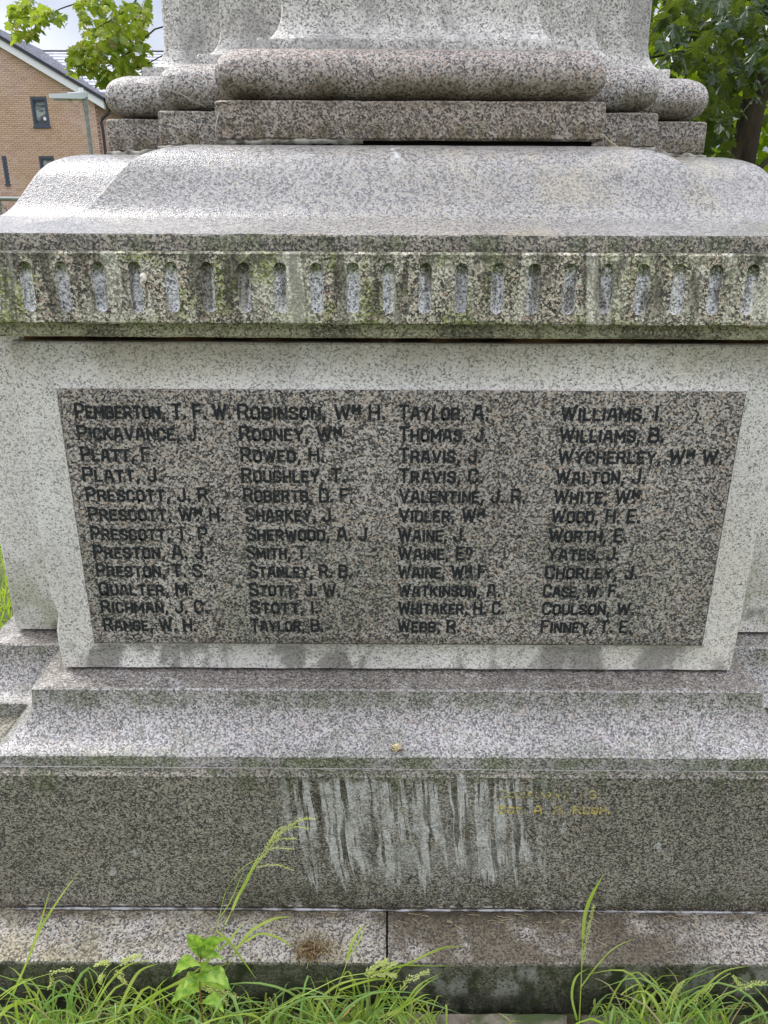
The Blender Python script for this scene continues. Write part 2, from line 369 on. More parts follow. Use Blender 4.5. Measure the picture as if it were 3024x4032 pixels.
# base block
c1 = cross(.95, 1.06, 1.06, .95)
loft([(c1, .147), (c1, .5195, E_), (cross(.946, 1.056, 1.056, .946), .5238, E_), (cross(.92, 1.03, 1.03, .92), .5240)], ch=.006).build('base_block', g_base, mem, 35)
# moulding: fillet, cavetto, ledge
lv = [(cr_(1.040), .5235), (cr_(1.040), .5545, E_), (cr_(1.0365), .558, E_)]
for i in range(0, 11):
    a = R(16+74*i/10); F = 1.0355-(.0655)*(math.sin(a)-math.sin(R(16)))/(1-math.sin(R(16))); z = .5585+.100*(math.cos(R(16))-math.cos(a))/math.cos(R(16))
    lv.append((cr_(F), z))
lv += [(cr_(.970), .671, E_), (cr_(.966), .6745, E_), (cr_(.88), .6785)]
loft(lv).build('base_moulding', g_mould, mem, 32)
# die
dp = lambda e=0: cross(.742-e, .905-e, .92-e, .7375-e)
k = loft([(dp(.03), .676), (dp(.03), .687)]); k.build('lower_joint', m_joint, mem)
# a chipped left front corner is cut into the die's vertices
dm = loft([(dp(.008), .6815, E_), (dp(), .687, E_)]+[(dp(), .687+i*(1.3935-.687)/16) for i in range(1, 16)]+[(dp(), 1.3935, E_), (dp(.004), 1.3975, E_)], ch=.006)
vv = []
for v in dm.v:
    x, y, z = v
    if y < -.88 and x < -.70:
        t = max(0, (z-.80)/.5) if z > .82 else 0
        x = x+(.010 if .80 < z < .86 else 0)
    vv.append((x, y, z))
dm.v = vv
dm.build('pedestal_die', g_die, mem, 35)
k = loft([(dp(.022), 1.392), (dp(.022), 1.42)]); k.build('upper_joint', m_rust, mem)
# panel and its swept surround
PX0, PX1, PZ0, PZ1 = -.655, .659, .7575, 1.3125
k = MB(); nx = 40
sur = []
for i in range(9):
    t = i/8; a = R(90*t)
    e = (1-math.sin(a)); yy = -.9055-.0150*(1-math.cos(a))
    sur.append((.062*e, .050*e, .055*e, yy))
rings = []
for (eu, el, es, yy) in sur:
    x0, x1, z0, z1 = PX0-es, PX1+es, PZ0-el, PZ1+eu; r_ = []
    for (a, b) in (((x0, z0), (x1, z0)), ((x1, z0), (x1, z1)), ((x1, z1), (x0, z1)), ((x0, z1), (x0, z0))):
        for j in range(nx): r_.append((a[0]+(b[0]-a[0])*j/nx, yy, a[1]+(b[1]-a[1])*j/nx))
    rings.append(r_)
nn = len(rings[0])
k.add([v for r_ in rings for v in r_], [(i*nn+j, i*nn+(j+1) % nn, (i+1)*nn+(j+1) % nn, (i+1)*nn+j) for i in range(8) for j in range(nn)])
k.build('panel_surround', g_die, mem, 40)
def slab(x0, x1, y0, y1, z0, z1, c=.0025, seg=.02, jit=.0008):
    """front slab with chamfered, slightly worn front edges; front at y0"""
    P = lambda e, y: [(x0+e, y, z0+e), (x1-e, y, z0+e), (x1-e, y, z1-e), (x0+e, y, z1-e)]
    m = MB(); rr = []
    for e, y in ((0, y1), (0, y0+c), (c, y0)):
        q = P(e, y); r_ = []
        for i in range(4):
            a, b = Vector(q[i]), Vector(q[(i+1) % 4]); cn = max(1, round((Vector(P(0, 0)[i])-Vector(P(0, 0)[(i+1) % 4])).length/seg))
            for j in range(cn):
                v = a.lerp(b, j/cn); nv = noise.noise_vector(v*60)*jit; r_.append((v.x+nv.x, y, v.z+nv.z))
        rr.append(r_)
    n_ = len(rr[0]); m.add([v for r_ in rr for v in r_], [(i*n_+j, i*n_+(j+1) % n_, (i+1)*n_+(j+1) % n_, (i+1)*n_+j) for i in range(2) for j in range(n_)]+[tuple(2*n_+j for j in range(n_))])
    return m
panel = slab(PX0+.0005, PX1-.0005, -.9225, -.905, PZ0+.0005, PZ1-.0005).build('name_panel', g_panel, mem)
tag(panel, 'dark speckled granite panel of carved names')
# cornice bed, frieze, fillet
bed = lambda e=0: cross(.757-e, .938-e, .938-e, .757-e)
loft([(bed(.006), 1.4115, E_), (bed(), 1.4165, E_), (bed(), 1.4430)]).build('cornice_bed', g_bed, mem, 35)
FZ0, FZ1, FF = 1.4415, 1.5636, .985
loft([(cr_(FF-.013, .178), FZ0+.001), (cr_(FF-.013, .178), FZ1-.001)]).build('frieze_core', g_frieze, mem)
def fluted(F, hw, x_first, pitch, count):
    m = MB(); c = .004; zA, zB = FZ0+.003, FZ1-c; x0 = x_first-pitch/2; xe = x0+pitch*count
    f0, f1, rw = 1.4617, 1.5465, .0110
    for q in range(count):
        cx = x_first+q*pitch; ax, bx = cx-pitch/2, cx+pitch/2
        ring = []; K = 20
        for i in range(K):
            a = 2*math.pi*i/K+math.pi/K; s_, c_ = math.sin(a), math.cos(a)
            ring.append((cx+rw*c_, (f1-rw if s_ > 0 else f0+rw)+rw*s_))
        outer = []
        cz = (f0+f1)/2
        for i, (x, z) in enumerate(ring):
            a = 2*math.pi*i/K+math.pi/K; dx, dz = math.cos(a), math.sin(a)*1.0
            hx_, hz_ = pitch/2, (zB-zA)/2
            t = min(hx_/abs(dx) if abs(dx) > 1e-6 else 9, hx_/abs(dz) if abs(dz) > 1e-6 else 9)
            outer.append((cx+dx*t, (zA+zB)/2+dz*t/hx_*hz_))
        for (ux, uz) in ((ax, zA), (bx, zA), (bx, zB), (ax, zB)):
            i = min(range(K), key=lambda i: (outer[i][0]-ux)**2+(outer[i][1]-uz)**2); outer[i] = (ux, uz)
        ca = x0 if q else x0; 
        j = lambda x, z, a=.0009: noise.noise(Vector((x*60, z*60, 4)))*a
        V = [(x, -F, z) for x, z in outer]+[(x+j(x, z), -F, z+j(z, x)) for x, z in ring]
        for dep, sh in ((.004, .93), (.0072, .72), (.0095, .35)):
            V += [(cx+(x-cx)*sh, -F+dep, cz+(z-cz)*(1-(1-sh)*.12)) for x, z in ring]
        fs = []; mi = []
        for i in range(K):
            i2 = (i+1) % K; fs.append((i, i2, K+i2, K+i))
        m.add(V, fs, 0)
        b = len(m.v)-len(V); g = []
        for L in range(1, 4):
            for i in range(K):
                i2 = (i+1) % K; g.append((b+L*K+i, b+L*K+i2, b+(L+1)*K+i2, b+(L+1)*K+i))
        g.append(tuple(b+4*K+i for i in range(K)))
        m.f += g; m.mi += [1]*len(g)
    # plain ends, chamfered top and bottom strips, sides
    def quad(xa, xb, ya, za, yb, zb): 
        n_ = max(1, round((xb-xa)/.02)); jj = [noise.noise(Vector((i*1.3, za*9, 2)))*.0012 for i in range(n_+1)]
        V = [(xa+(xb-xa)*i/n_, ya, za+0*jj[i]) for i in range(n_+1)]+[(xa+(xb-xa)*i/n_, yb, zb+jj[i]) for i in range(n_+1)]
        m.add(V, [(i, i+1, n_+2+i, n_+1+i) for i in range(n_)])
    quad(-hw, x0, -F, zA, -F, zB); quad(xe, hw, -F, zA, -F, zB)
    quad(-hw, hw, -F, zB, -F+c, FZ1); quad(-hw, hw, -F+c, FZ1, -F+.016, FZ1)
    quad(-hw, hw, -F+.003, FZ0, -F, zA); quad(-hw, hw, -F+.016, FZ0, -F+.003, FZ0)
    for x in (-hw, hw): m.add([(x, -F, zA), (x, -F, zB), (x, -F+.014, FZ1), (x, -F+.014, FZ0)], [(0, 1, 2, 3)])
    return m
ff = fluted(FF, FF-.178, .007-.03-.0627*12, .0627, 25)
a = ff.build('fluted_frieze', [g_frieze, g_flute], mem); tag(a, 'mossy fluted frieze stone')
for ang in (math.pi/2, math.pi, -math.pi/2):
    b = a.copy(); col.objects.link(b); b.parent = mem; b.matrix_parent_inverse = a.matrix_parent_inverse; b.rotation_euler = (0, 0, ang)
loft([(cr_(.968, .178), FZ1-.0015), (cr_(.968, .178), 1.5885, E_), (cr_(.966, .178), 1.5915, E_), (cr_(.95, .178), 1.5916)]).build('cornice_fillet', g_cfil, mem, 35)
# cap: ogee
S = [(0, 1.591), (.10, 1.5965), (.2, 1.602), (.3, 1.608), (.38, 1.6145), (.43, 1.6205), (.49, 1.637), (.557, 1.667), (.60, 1.688), (.635, 1.704), (.68, 1.719), (.72, 1.729), (.785, 1.739), (.85, 1.745), (.92, 1.749), (1, 1.751)]
lv = [(cross(.79, .966, .966, .79), 1.5905)]
for s, z in [(p.x, p.z) for p in curve([(s, 0, z) for s, z in S], 45)]:
    Fy = .966+(.70-.966)*s; hx = .79+(.385-.79)*s; Fx = .966+(.70-.966)*s; hy = .79+(.42-.79)*s
    lv.append((cross(hx, Fy, Fx, hy), z, .0005))
loft(lv, seg=.05, off=(.010, 0)).build('cap_stone', g_cap, mem, 28)
# packing and column base
ux = .018
UP = lambda F, h, m: crossm(F, h, m)
k = loft([(UP(.682, .362, .517), 1.70), (UP(.682, .362, .517), 1.765)], off=(ux, 0)); k.build('open_joint', m_joint, mem)
# mortar packing left part of the front joint and under the corner blocks
def bead(pts, r, seg=7, flat=1.0, jit=.35, n=None, mb=None, mat=None):
    own = mb is None; mb = mb or MB()
    out = []; rr = []
    P = curve(pts, n or max(8, int(sum((Vector(pts[i+1])-Vector(pts[i])).length for i in range(len(pts)-1))/.008)))
    for i, p in enumerate(P):
        a = noise.noise_vector(p*60)
        out.append(p+a*r*jit); rr.append(r*(1+jit*noise.noise(p*90+Vector((5, 5, 5)))*1.8))
    mb.tube(out, rr, seg)
    if own: mb.build('joint_mortar', mat or m_mortar, mem, 60)
bead([(-.36, -.695, 1.7555), (-.22, -.695, 1.7575), (-.075, -.695, 1.758)], .0055)
bead([(-.52, -.541, 1.755), (-.366, -.541, 1.758)], .007); bead([(.41, -.541, 1.758), (.55, -.541, 1.755)], .007)
bead([(-.665, -.436, 1.746), (-.60, -.438, 1.750), (-.50, -.442, 1.752)], .010); bead([(.55, -.442, 1.752), (.62, -.438, 1.750), (.70, -.436, 1.746)], .010)
lv = [(UP(.696, .376, .531), 1.7605, E_), (UP(.70, .38, .535), 1.7645, E_), (UP(.70, .38, .535), 1.826, E_), (UP(.696, .376, .531), 1.8295, E_), (UP(.66, .34, .495), 1.8297)]
loft(lv, off=(ux, 0)).build('column_plinth', g_plin, mem, 35)
lv = []
for i in range(0, 17):
    a = R(-62+152*i/16); ca, sa = math.cos(a), math.sin(a)
    ex = .74; F = .616+.082*(abs(ca)**.62); z = 1.874+(.052*abs(sa)**.95 if sa > 0 else -.0437*abs(sa)**.9)
    z = max(z, 1.8302)
    lv.append((UP(F, F-.32, F-.165), z, .0006, .012))
loft(lv, off=(ux, 0), ch=.012).build('column_torus', g_torus, mem, 40)
lv = [(UP(.624, .304, .459), 1.915), (UP(.624, .304, .459), 1.944, E_), (UP(.622, .302, .457), 1.9475, E_)]
for i in range(0, 9):
    a = R(90*i/8); e = .008+.036*math.sin(a); lv.append((UP(.622-e, .302-e, .457-e), 1.9482+.062*(1-math.cos(a))))
lv += [(UP(.576, .256, .411), 2.2), (UP(.55, .235, .385), 3.6)]
loft(lv, off=(ux, 0)).build('column_shaft', g_shaft, mem, 35)
# mortar beads along the foot of the base block
bead([at(53, 3578, 1.306), at(300, 3577, 1.305), at(800, 3578, 1.306), at(1300, 3582, 1.306), at(1524, 3584, 1.306), at(2000, 3585, 1.306), at(2500, 3590, 1.306), at(3024, 3594, 1.306), at(3300, 3596, 1.306)], .0030, jit=.28, mat=m_wet)
bead([at(53, 3560, 1.312), at(700, 3562, 1.312), at(1524, 3566, 1.312), at(2100, 3570, 1.312)], .0022, jit=.8)

# ------------------------------------------------------------------ lettering
c_ = .24
GL = {  # glyph: (width, strokes) on a unit-height grid
'A': (.66, [[(0,0),(.2,1),(.46,1),(.66,0)],[(.1,.34),(.56,.34)]]),
'B': (.6, [[(0,0),(0,1),(.42,1),(.56,.86),(.56,.64),(.44,.52),(0,.52)],[(.44,.52),(.6,.38),(.6,.14),(.46,0),(0,0)]]),
'C': (.56, [[(.56,.72),(.56,.84),(.42,1),(.14,1),(0,.84),(0,.16),(.14,0),(.42,0),(.56,.16),(.56,.28)]]),
'D': (.58, [[(0,0),(0,1),(.42,1),(.58,.84),(.58,.16),(.42,0),(0,0)]]),
'E': (.5, [[(.5,1),(0,1),(0,0),(.5,0)],[(0,.52),(.4,.52)]]),
'F': (.5, [[(.5,1),(0,1),(0,0)],[(0,.52),(.4,.52)]]),
'G': (.58, [[(.58,.74),(.58,.84),(.44,1),(.14,1),(0,.84),(0,.16),(.14,0),(.44,0),(.58,.16),(.58,.45),(.34,.45)]]),
'H': (.58, [[(0,0),(0,1)],[(.58,0),(.58,1)],[(0,.5),(.58,.5)]]),
'I': (.06, [[(.03,0),(.03,1)]]),
'J': (.46, [[(.46,1),(.46,.16),(.32,0),(.14,0),(0,.16),(0,.26)]]),
'K': (.58, [[(0,0),(0,1)],[(.56,1),(.04,.46)],[(.2,.6),(.58,0)]]),
'L': (.48, [[(0,1),(0,0),(.48,0)]]),
'M': (.74, [[(0,0),(0,1),(.37,.3),(.74,1),(.74,0)]]),
'N': (.6, [[(0,0),(0,1),(.6,0),(.6,1)]]),
'O': (.58, [[(.14,0),(.44,0),(.58,.16),(.58,.84),(.44,1),(.14,1),(0,.84),(0,.16),(.14,0)]]),
'P': (.56, [[(0,0),(0,1),(.42,1),(.56,.86),(.56,.6),(.42,.46),(0,.46)]]),
'Q': (.6, [[(.14,0),(.44,0),(.58,.16),(.58,.84),(.44,1),(.14,1),(0,.84),(0,.16),(.14,0)],[(.34,.24),(.62,-.06)]]),
'R': (.6, [[(0,0),(0,1),(.42,1),(.56,.86),(.56,.62),(.42,.48),(0,.48)],[(.36,.48),(.6,0)]]),
'S': (.56, [[(.55,.76),(.55,.86),(.42,1),(.14,1),(0,.86),(0,.66),(.56,.36),(.56,.14),(.42,0),(.14,0),(0,.14),(0,.24)]]),
'T': (.58, [[(0,1),(.58,1)],[(.29,1),(.29,0)]]),
'U': (.58, [[(0,1),(0,.16),(.14,0),(.44,0),(.58,.16),(.58,1)]]),
'V': (.64, [[(0,1),(.32,0),(.64,1)]]),
'W': (.9, [[(0,1),(.22,0),(.45,.85),(.68,0),(.9,1)]]),
'X': (.6, [[(0,0),(.6,1)],[(0,1),(.6,0)]]),
'Y': (.62, [[(0,1),(.31,.48),(.62,1)],[(.31,.48),(.31,0)]]),
'Z': (.56, [[(0,1),(.56,1),(0,0),(.56,0)]]),
'1': (.1, [[(.05,0),(.05,1)]]),
',': (.1, [[(.06,.08),(.0,-.2)]]), '.': (.1, [[(.05,0),(.05,.1)]]),
}
def text_mesh(txt, x0, x1, z, cap, y, th, proud):
    """small-caps line; first letter of words big; ^ raises the next glyph; fitted between x0 and x1"""
    items = []; cur = 0; big = True; i = 0
    while i < len(txt):
        ch = txt[i]
        if ch == ' ': cur += .42; big = True; i += 1; continue
        sup = False
        if ch == '^': sup = True; i += 1; ch = txt[i]
        wd, st = GL[ch.upper()]
        s = 1.0 if (big and ch.isupper() and not sup) else .80
        if ch in ',.': s = 1.0
        if sup: s = .55
        items.append((cur, s, st, .42 if sup else 0)); 
        if sup: items.append((cur+.1, .6, GL['.'][1], 0))
        cur += wd*s+.26; big = ch in '.,'; i += 1
    tot = cur-.26; kx = (x1-x0)/(tot*cap); m = MB(); cnt = 0
    for cur, s, st, up_ in items:
        for line in st:
            P = [Vector((x0+(cur+px*s)*cap*kx, z+(pz*s+up_)*cap)) for px, pz in line]
            for a, b in zip(P[:-1], P[1:]):
                d = (b-a).normalized(); q = Vector((-d.y, d.x))*th/2; a2, b2 = a-d*th*.42, b+d*th*.42
                top = y-proud-cnt % 7*.00005; cnt += 1
                m.add([(v.x, yy, v.y) for yy in (y+.001, top) for v in (a2+q, a2-q, b2-q, b2+q)],
                      [(4, 5, 6, 7), (0, 1, 5, 4), (1, 2, 6, 5), (2, 3, 7, 6), (3, 0, 4, 7)])
    return m
K = 3024/1659.
rows = [889, 936, 982, 1026, 1069, 1111, 1153, 1193, 1233, 1273, 1311, 1350]
cols = [
 [("Pemberton, T. F. W.",163,497),("Pickavance, J.",168,432),("Platt, F.",176,333),("Platt, J.",180,346),("Prescott, J. R.",187,458),("Prescott, W^M H.",192,482),("Prescott, T. P.",197,456),("Preston, A. J.",203,446),("Preston, T. S.",209,444),("Qualter, M.",215,412),("Richman, J. C.",219,447),("Range, W. H.",225,422)],
 [("Robinson, W^M H.",514,830),("Rooney, W^M",518,736),("Rowed, H.",521,698),("Roughley, T.",523,745),("Roberts, D. F.",527,760),("Sharkey, J.",532,722),("Sherwood, A. J",534,790),("Smith, T.",534,668),("Stanley, R. B.",539,758),("Stott, J. W.",540,733),("Stott, I.",542,686),("Taylor, B.",542,697)],
 [("Taylor, A.",863,1054),("Thomas, J.",863,1052),("Travis, J.",863,1038),("Travis, C.",863,1042),("Valentine, J. R.",863,1134),("Vidler, W^M",863,1045),("Waine, J.",861,1005),("Waine, E^D",861,1018),("Waine, W^M F.",861,1057),("Watkinson, A.",861,1080),("Whitaker, H. C.",861,1088),("Webb, R.",860,992)],
 [("Williams, I.",1213,1432),("Williams, B.",1210,1434),("Wycherley, W^M W.",1207,1560),("Walton, J.",1202,1393),("White, W^M",1198,1380),("Wood, H. E.",1193,1382),("Worth, E.",1187,1354),("Yates, J.",1184,1337),("Chorley, J.",1179,1377),("Case, W. F.",1175,1338),("Coulson, W.",1173,1370),("Finney, T. E.",1170,1364)]]
n = N('worn_gilt_letters'); m_gilt3 = n.done(n.mix(n.noise(130, lo=.44, hi=.54, det=3, off=(1, 3, 3)), (.40, .36, .14), (.15, .14, .10)), .6, .4)
YP = -.9225; DP = 2.37+YP
CAPH = .0262
for cset, mid in zip(cols, (330, 640, 950, 1290)):
    for (t, xa, xb), ry in zip(cset, rows):
        z = at(330*K, ry*K, DP).z-CAPH*.47
        x0, x1 = at(xa*K, ry*K, DP).x+.001, at(xb*K, ry*K, DP).x
        o = text_mesh(t, x0, x1, z, CAPH, YP, .0053, .0007).build('name_row', m_lead, panel)
YB = -1.0605; DB = 2.37+YB
bb = [o for o in mem.children if o.name == 'base_block'][0]
for t, xa, xb, yy, cap, mt in (("Sgt. A. A. Rush.", 1962, 2400, 3202, .0185, m_gilt), ("Conaught  1 S", 1968, 2345, 3140, .0165, m_gilt3)):
    a, b = at(xa, yy, DB), at(xb, yy, DB)
    text_mesh(t, a.x, b.x, a.z, cap, YB, .0034, .0005).build('gilt_inscription', mt, bb)
for t, xa, xb, yy in (("Es   T", 1540, 1690, 3195), ("Abl", 1440, 1570, 3262), ("Ladley   N", 1435, 1725, 3325), ("Ton", 1480, 1560, 3385)):
    a, b = at(xa, yy, DB), at(xb, yy, DB)
    text_mesh(t, a.x, b.x, a.z, .0145, YB, .0018, .0004).build('worn_inscription', m_gilt2, bb)


# ------------------------------------------------------------------ ground
n = N('soil_and_grass'); 
c = n.mix(n.noise(5, lo=.35, hi=.65, det=5), (.065, .085, .03), (.11, .13, .05))
near = n.mul(n.band(n.x, -1.3, 1.3, .1), n.ramp(n.y, -1.0, -1.15))
c2 = n.mix(n.noise(22, lo=.35, hi=.65, det=5), (.045, .04, .02), (.10, .085, .05)); c2 = n.mix(n.noise(60, lo=.5, hi=.6, det=4), c2, (.05, .075, .02))
c = n.mix(n.band(n.y, -2.2, 3.5, .3), c, n.mix(n.band(n.x, -1.35, 1.35, .1), c, c2))
n.bump(n.noise(80, det=5), .8, .01); m_ground = n.done(c, .9, .2)
g = MB(); g.add([(-400, -60, -.02), (400, -60, -.02), (400, 500, -.02), (-400, 500, -.02)], [(0, 1, 2, 3)])
tag(g.build('ground', m_ground), kind='structure')
n = N('paving'); c = n.mix(n.noise(30, lo=.35, hi=.65, det=5), (.12, .10, .075), (.22, .19, .15)); c = n.mix(n.noise(9, lo=.45, hi=.6, det=4), c, (.06, .08, .03)); n.bump(n.noise(90, det=4), .6, .006); m_pave = n.done(c, .8, .3)
for i, (xa, xb, lab) in enumerate(((-.02, .37, 'mossy stone slab at the foot of the memorial below the open joint'), (.395, .70, 'stone slab strewn with dead grass right of the tall upright grass stem'))):
    m = MB(); q = [(xa, -1.33), (xb-.02, -1.34), (xb, -1.20), (xa+.01, -1.198)]
    nv = []
    for z, e in ((-.06, 0), (-.004, 0), (.004, .008)):
        cx = sum(p[0] for p in q)/4; cy = sum(p[1] for p in q)/4
        for (x, y), (x2, y2) in zip(q, q[1:]+q[:1]):
            for j in range(8):
                X_ = x+(x2-x)*j/8; Y_ = y+(y2-y)*j/8; a = noise.noise_vector(Vector((X_*20, Y_*20, i)))*.006
                nv.append((X_+(cx-X_)*e*6+a.x, Y_+(cy-Y_)*e*6+a.y, z+a.z*.3))
    fs = [(r*32+j, r*32+(j+1) % 32, (r+1)*32+(j+1) % 32, (r+1)*32+j) for r in range(2) for j in range(32)]+[tuple(64+j for j in range(32))]
    m.add(nv, fs); tag(m.build('stone_slab', m_pave), lab, 'slab')

# ------------------------------------------------------------------ vegetation materials
def leafmat(name, a, b, trans=.45, rough=.45, hue=None, sc2=9):
    n = N(name); oi = n.t.nodes.new('ShaderNodeObjectInfo')
    nb = n.noise(sc2, lo=.3, hi=.7, det=2); c = n.mix(nb, a, b)
    if hue: c = n.mix(n.noise(3, lo=.58, hi=.68, det=2, off=(4, 1, 1)), c, hue)
    n.done(c, rough, .45)
    tr = n.t.nodes.new('ShaderNodeBsdfTranslucent'); n.put(tr.inputs[0], n.mix(.5, c, (c and (.45, .60, .05))))
    ms = n.t.nodes.new('ShaderNodeMixShader'); ms.inputs[0].default_value = trans
    n.t.links.new(n.b.outputs[0], ms.inputs[1]); n.t.links.new(tr.outputs[0], ms.inputs[2]); n.t.links.new(ms.outputs[0], n.out.inputs[0])
    return n.m
m_grass = leafmat('grass_blades', (.36, .52, .06), (.56, .68, .17), .40, .4, sc2=14)
m_grassd = leafmat('grass_dark_blades', (.22, .40, .10), (.36, .52, .18), .32, .35, sc2=14)
m_dry = leafmat('dry_straw', (.40, .33, .17), (.55, .48, .28), .2, .7)
m_seed = leafmat('seed_heads', (.50, .58, .14), (.62, .66, .26), .35, .5, sc2=60)
m_lawn = leafmat('lawn_blades', (.34, .54, .02), (.54, .70, .05), .45, .5, sc2=5)
m_weed = leafmat('weed_leaves', (.16, .38, .04), (.50, .70, .13), .35, .35, sc2=75)
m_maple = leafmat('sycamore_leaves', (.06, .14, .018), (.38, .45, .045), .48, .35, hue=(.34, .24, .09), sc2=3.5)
m_maple2 = leafmat('shaded_sycamore_leaves', (.009, .026, .008), (.026, .055, .011), .25, .20, sc2=2.5)  # shade under the crown is put into this very dark leaf colour
m_far = leafmat('far_foliage', (.22, .36, .01), (.55, .62, .03), .55, .5, sc2=1.2)  # light on the far crowns is put into this brighter leaf colour
n = N('bark'); c = n.mix(n.noise(9, (1, 1, .2), .35, .65, det=5), (.025, .02, .015), (.075, .058, .042)); n.bump(n.noise(14, (1, 1, .15), det=6), 1, .04); m_bark = n.done(c, .9, .2)
n = N('twig'); m_twig = n.done((.05, .035, .025), .8, .2)
n = N('red_stem'); m_rstem = n.done((.20, .08, .03), .6, .3)

def blade(mb, pts, wid, n_=9, mi=0, tipw=.06, basew=.75, fold=.25, side=None):
    P = curve(pts, n_); L = len(P); vs = []
    for i, p in enumerate(P):
        t = (P[min(i+1, L-1)]-P[max(i-1, 0)]).normalized(); s = side or t.cross(Vector((0, 1, 0)))
        if s.length < .1: s = Vector((1, 0, 0))
        s = s.normalized(); u = i/(L-1); ww = wid*.5*(basew+(1-basew)*min(1, u*3))*(1-max(0, (u-.55)/.45)**1.6*(1-tipw))
        nrm = t.cross(s)
        vs += [p-s*ww, p+nrm*ww*fold, p+s*ww]
    fs = []
    for i in range(L-1):
        a = i*3; fs += [(a, a+1, a+4, a+3), (a+1, a+2, a+5, a+4)]
    mb.add(vs, fs, mi)
def A(pts, d0, d1=None):
    d1 = d0 if d1 is None else d1; L = len(pts)-1
    return [at(x, y, d0+(d1-d0)*i/L) for i, (x, y) in enumerate(pts)]
def rng(a, b): return random.uniform(a, b)
def seedhead(mb, pts, spread=.010, size=.004, k=3, along=26):
    P = curve(pts, along)
    for i, p in enumerate(P[1:]):
        for _ in range(k):
            t = (P[i+1]-P[i]).normalized(); o = Vector((rng(-1, 1), rng(-1, 1), rng(-1, 1)))*spread*(1-.6*i/len(P))
            d = (t*1.3+o.normalized()*.7).normalized()*size*rng(.8, 1.4); s = d.cross(Vector((0, 1, 0))).normalized()*size*.28; q = p+o*.5
            mb.add([q, q+d*.5+s, q+d, q+d*.5-s, q+d*.5+Vector((0, -size*.25, 0))], [(0, 1, 4), (1, 2, 4), (2, 3, 4), (3, 0, 4)])

GZ = -.02
def grass_plant(label, base, stems=(), leaves=(), heads=(), thinheads=(), mat=None):
    e = empty('grass_plant', base, label, 'grass', 'tall grass stems in front of the memorial')
    for pts, w_ in stems: m = MB(); m.tube(curve(pts, 14), [w_*(1-.5*i/14) for i in range(len(curve(pts, 14)))], 5); m.build('stem', mat or m_grass, e, 60)
    for pts, w_ in leaves: m = MB(); blade(m, pts, w_, 12); m.build('leaf', mat or m_grass, e, 60)
    for pts, k, sp, sz in heads:
        m = MB(); seedhead(m, pts, sp, sz, k); m.tube(curve(pts, 10), .0005, 4); m.build('seed_head', m_seed, e)
    return e
Z1 = lambda p: [(x/1.508, 3200+y/1.508) for x, y in p]
Z4 = lambda p: [(800+x/3.318, 3150+y/3.318) for x, y in p]
Z3 = lambda p: [(2000+x/1.62, 3300+y/1.62) for x, y in p]
Z5 = lambda p: [(1100+x/1.843, 3620+y/1.843) for x, y in p]
def foot(pts, d):  # extend downwards to the soil
    x, y = pts[0]; p = at(x, y, d); q = at(*pts[1], d); dr = (p-q).normalized(); L = (p.z-GZ)/max(.3, -dr.z)
    return p+dr*L
def gp(label, st, lv, hd, d, mat=None, dtop=None):
    dt = dtop or d+.03
    S_ = []
    for pts, w_ in st:
        f = foot(pts, d); f.z = GZ; S_.append(([f]+A(pts, d, dt), w_))
    base = S_[0][0][0] if S_ else foot(lv[0][0], d)
    return grass_plant(label, base, S_, [(A(p, d, dt), w_) for p, w_ in lv], [(A(p, dt-.005, dt), k, sp, sz) for p, k, sp, sz in hd], mat=mat)
# centre-left plant with the arching panicle
gp('tall grass with an arching yellow green seed head against the streaked base block',
   [(Z4([(200,1800),(300,1600),(400,1400),(560,1080),(700,830),(800,660)]), .0016), (Z4([(130,1850),(220,1500),(300,1180),(500,900),(740,755)]), .0009)],
   [(Z4([(380,1440),(450,1270),(560,1070),(640,900),(742,700)]), .0062), (Z4([(230,1520),(330,1370),(400,1230),(470,1060),(530,910)]), .0020)],
   [(Z4([(800,660),(900,540),(1000,430),(1150,320),(1280,265),(1440,235)]), 4, .006, .0042), (Z4([(700,830),(850,650),(980,520),(1200,500)]), 3, .004, .0035),
    (Z4([(860,560),(1000,440),(1180,350),(1360,375)]), 3, .004, .0035), (Z4([(760,760),(860,660),(960,625),(1170,640)]), 2, .003, .0034),
    (Z4([(690,880),(860,848),(1010,855),(1165,920)]), 2, .002, .0034), (Z4([(820,640),(900,480),(1010,360)]), 2, .003, .0034)], 1.13)
gp('pair of slender grass blades leaning right at the far left of the base block',
   [(Z1([(20,1180),(100,1010),(175,840),(235,690)]), .0012)],
   [(Z1([(160,880),(205,760),(250,620),(300,450)]), .0036), (Z1([(75,1085),(170,860),(240,690),(345,520),(470,345)]), .0046)], [], 1.10)
gp('upright grass stem with a narrow green spike and two side leaves right of centre',
   [(Z3([(455,1180),(463,1000),(468,900),(474,700),(480,600)]), .0018)],
   [(Z3([(478,640),(490,500),(520,400),(560,320),(612,230)]), .0075), (Z3([(440,1160),(408,1020),(420,920),(455,865),(520,830)]), .0052), (Z3([(466,950),(520,875),(580,800),(660,715),(740,668),(818,642)]), .0036)],
   [(Z3([(480,800),(492,700),(512,600),(530,510),(546,440)]), 6, .005, .0040)], 1.13)
gp('grass blade pointing up to the right just left of the open joint',
   [(Z5([(360,740),(385,620),(420,500),(470,370),(500,280)]), .0013)],
   [(Z5([(490,300),(520,190),(565,100),(625,30)]), .0060), (Z5([(505,270),(560,190),(600,110),(622,50)]), .0028)], [], 1.10)
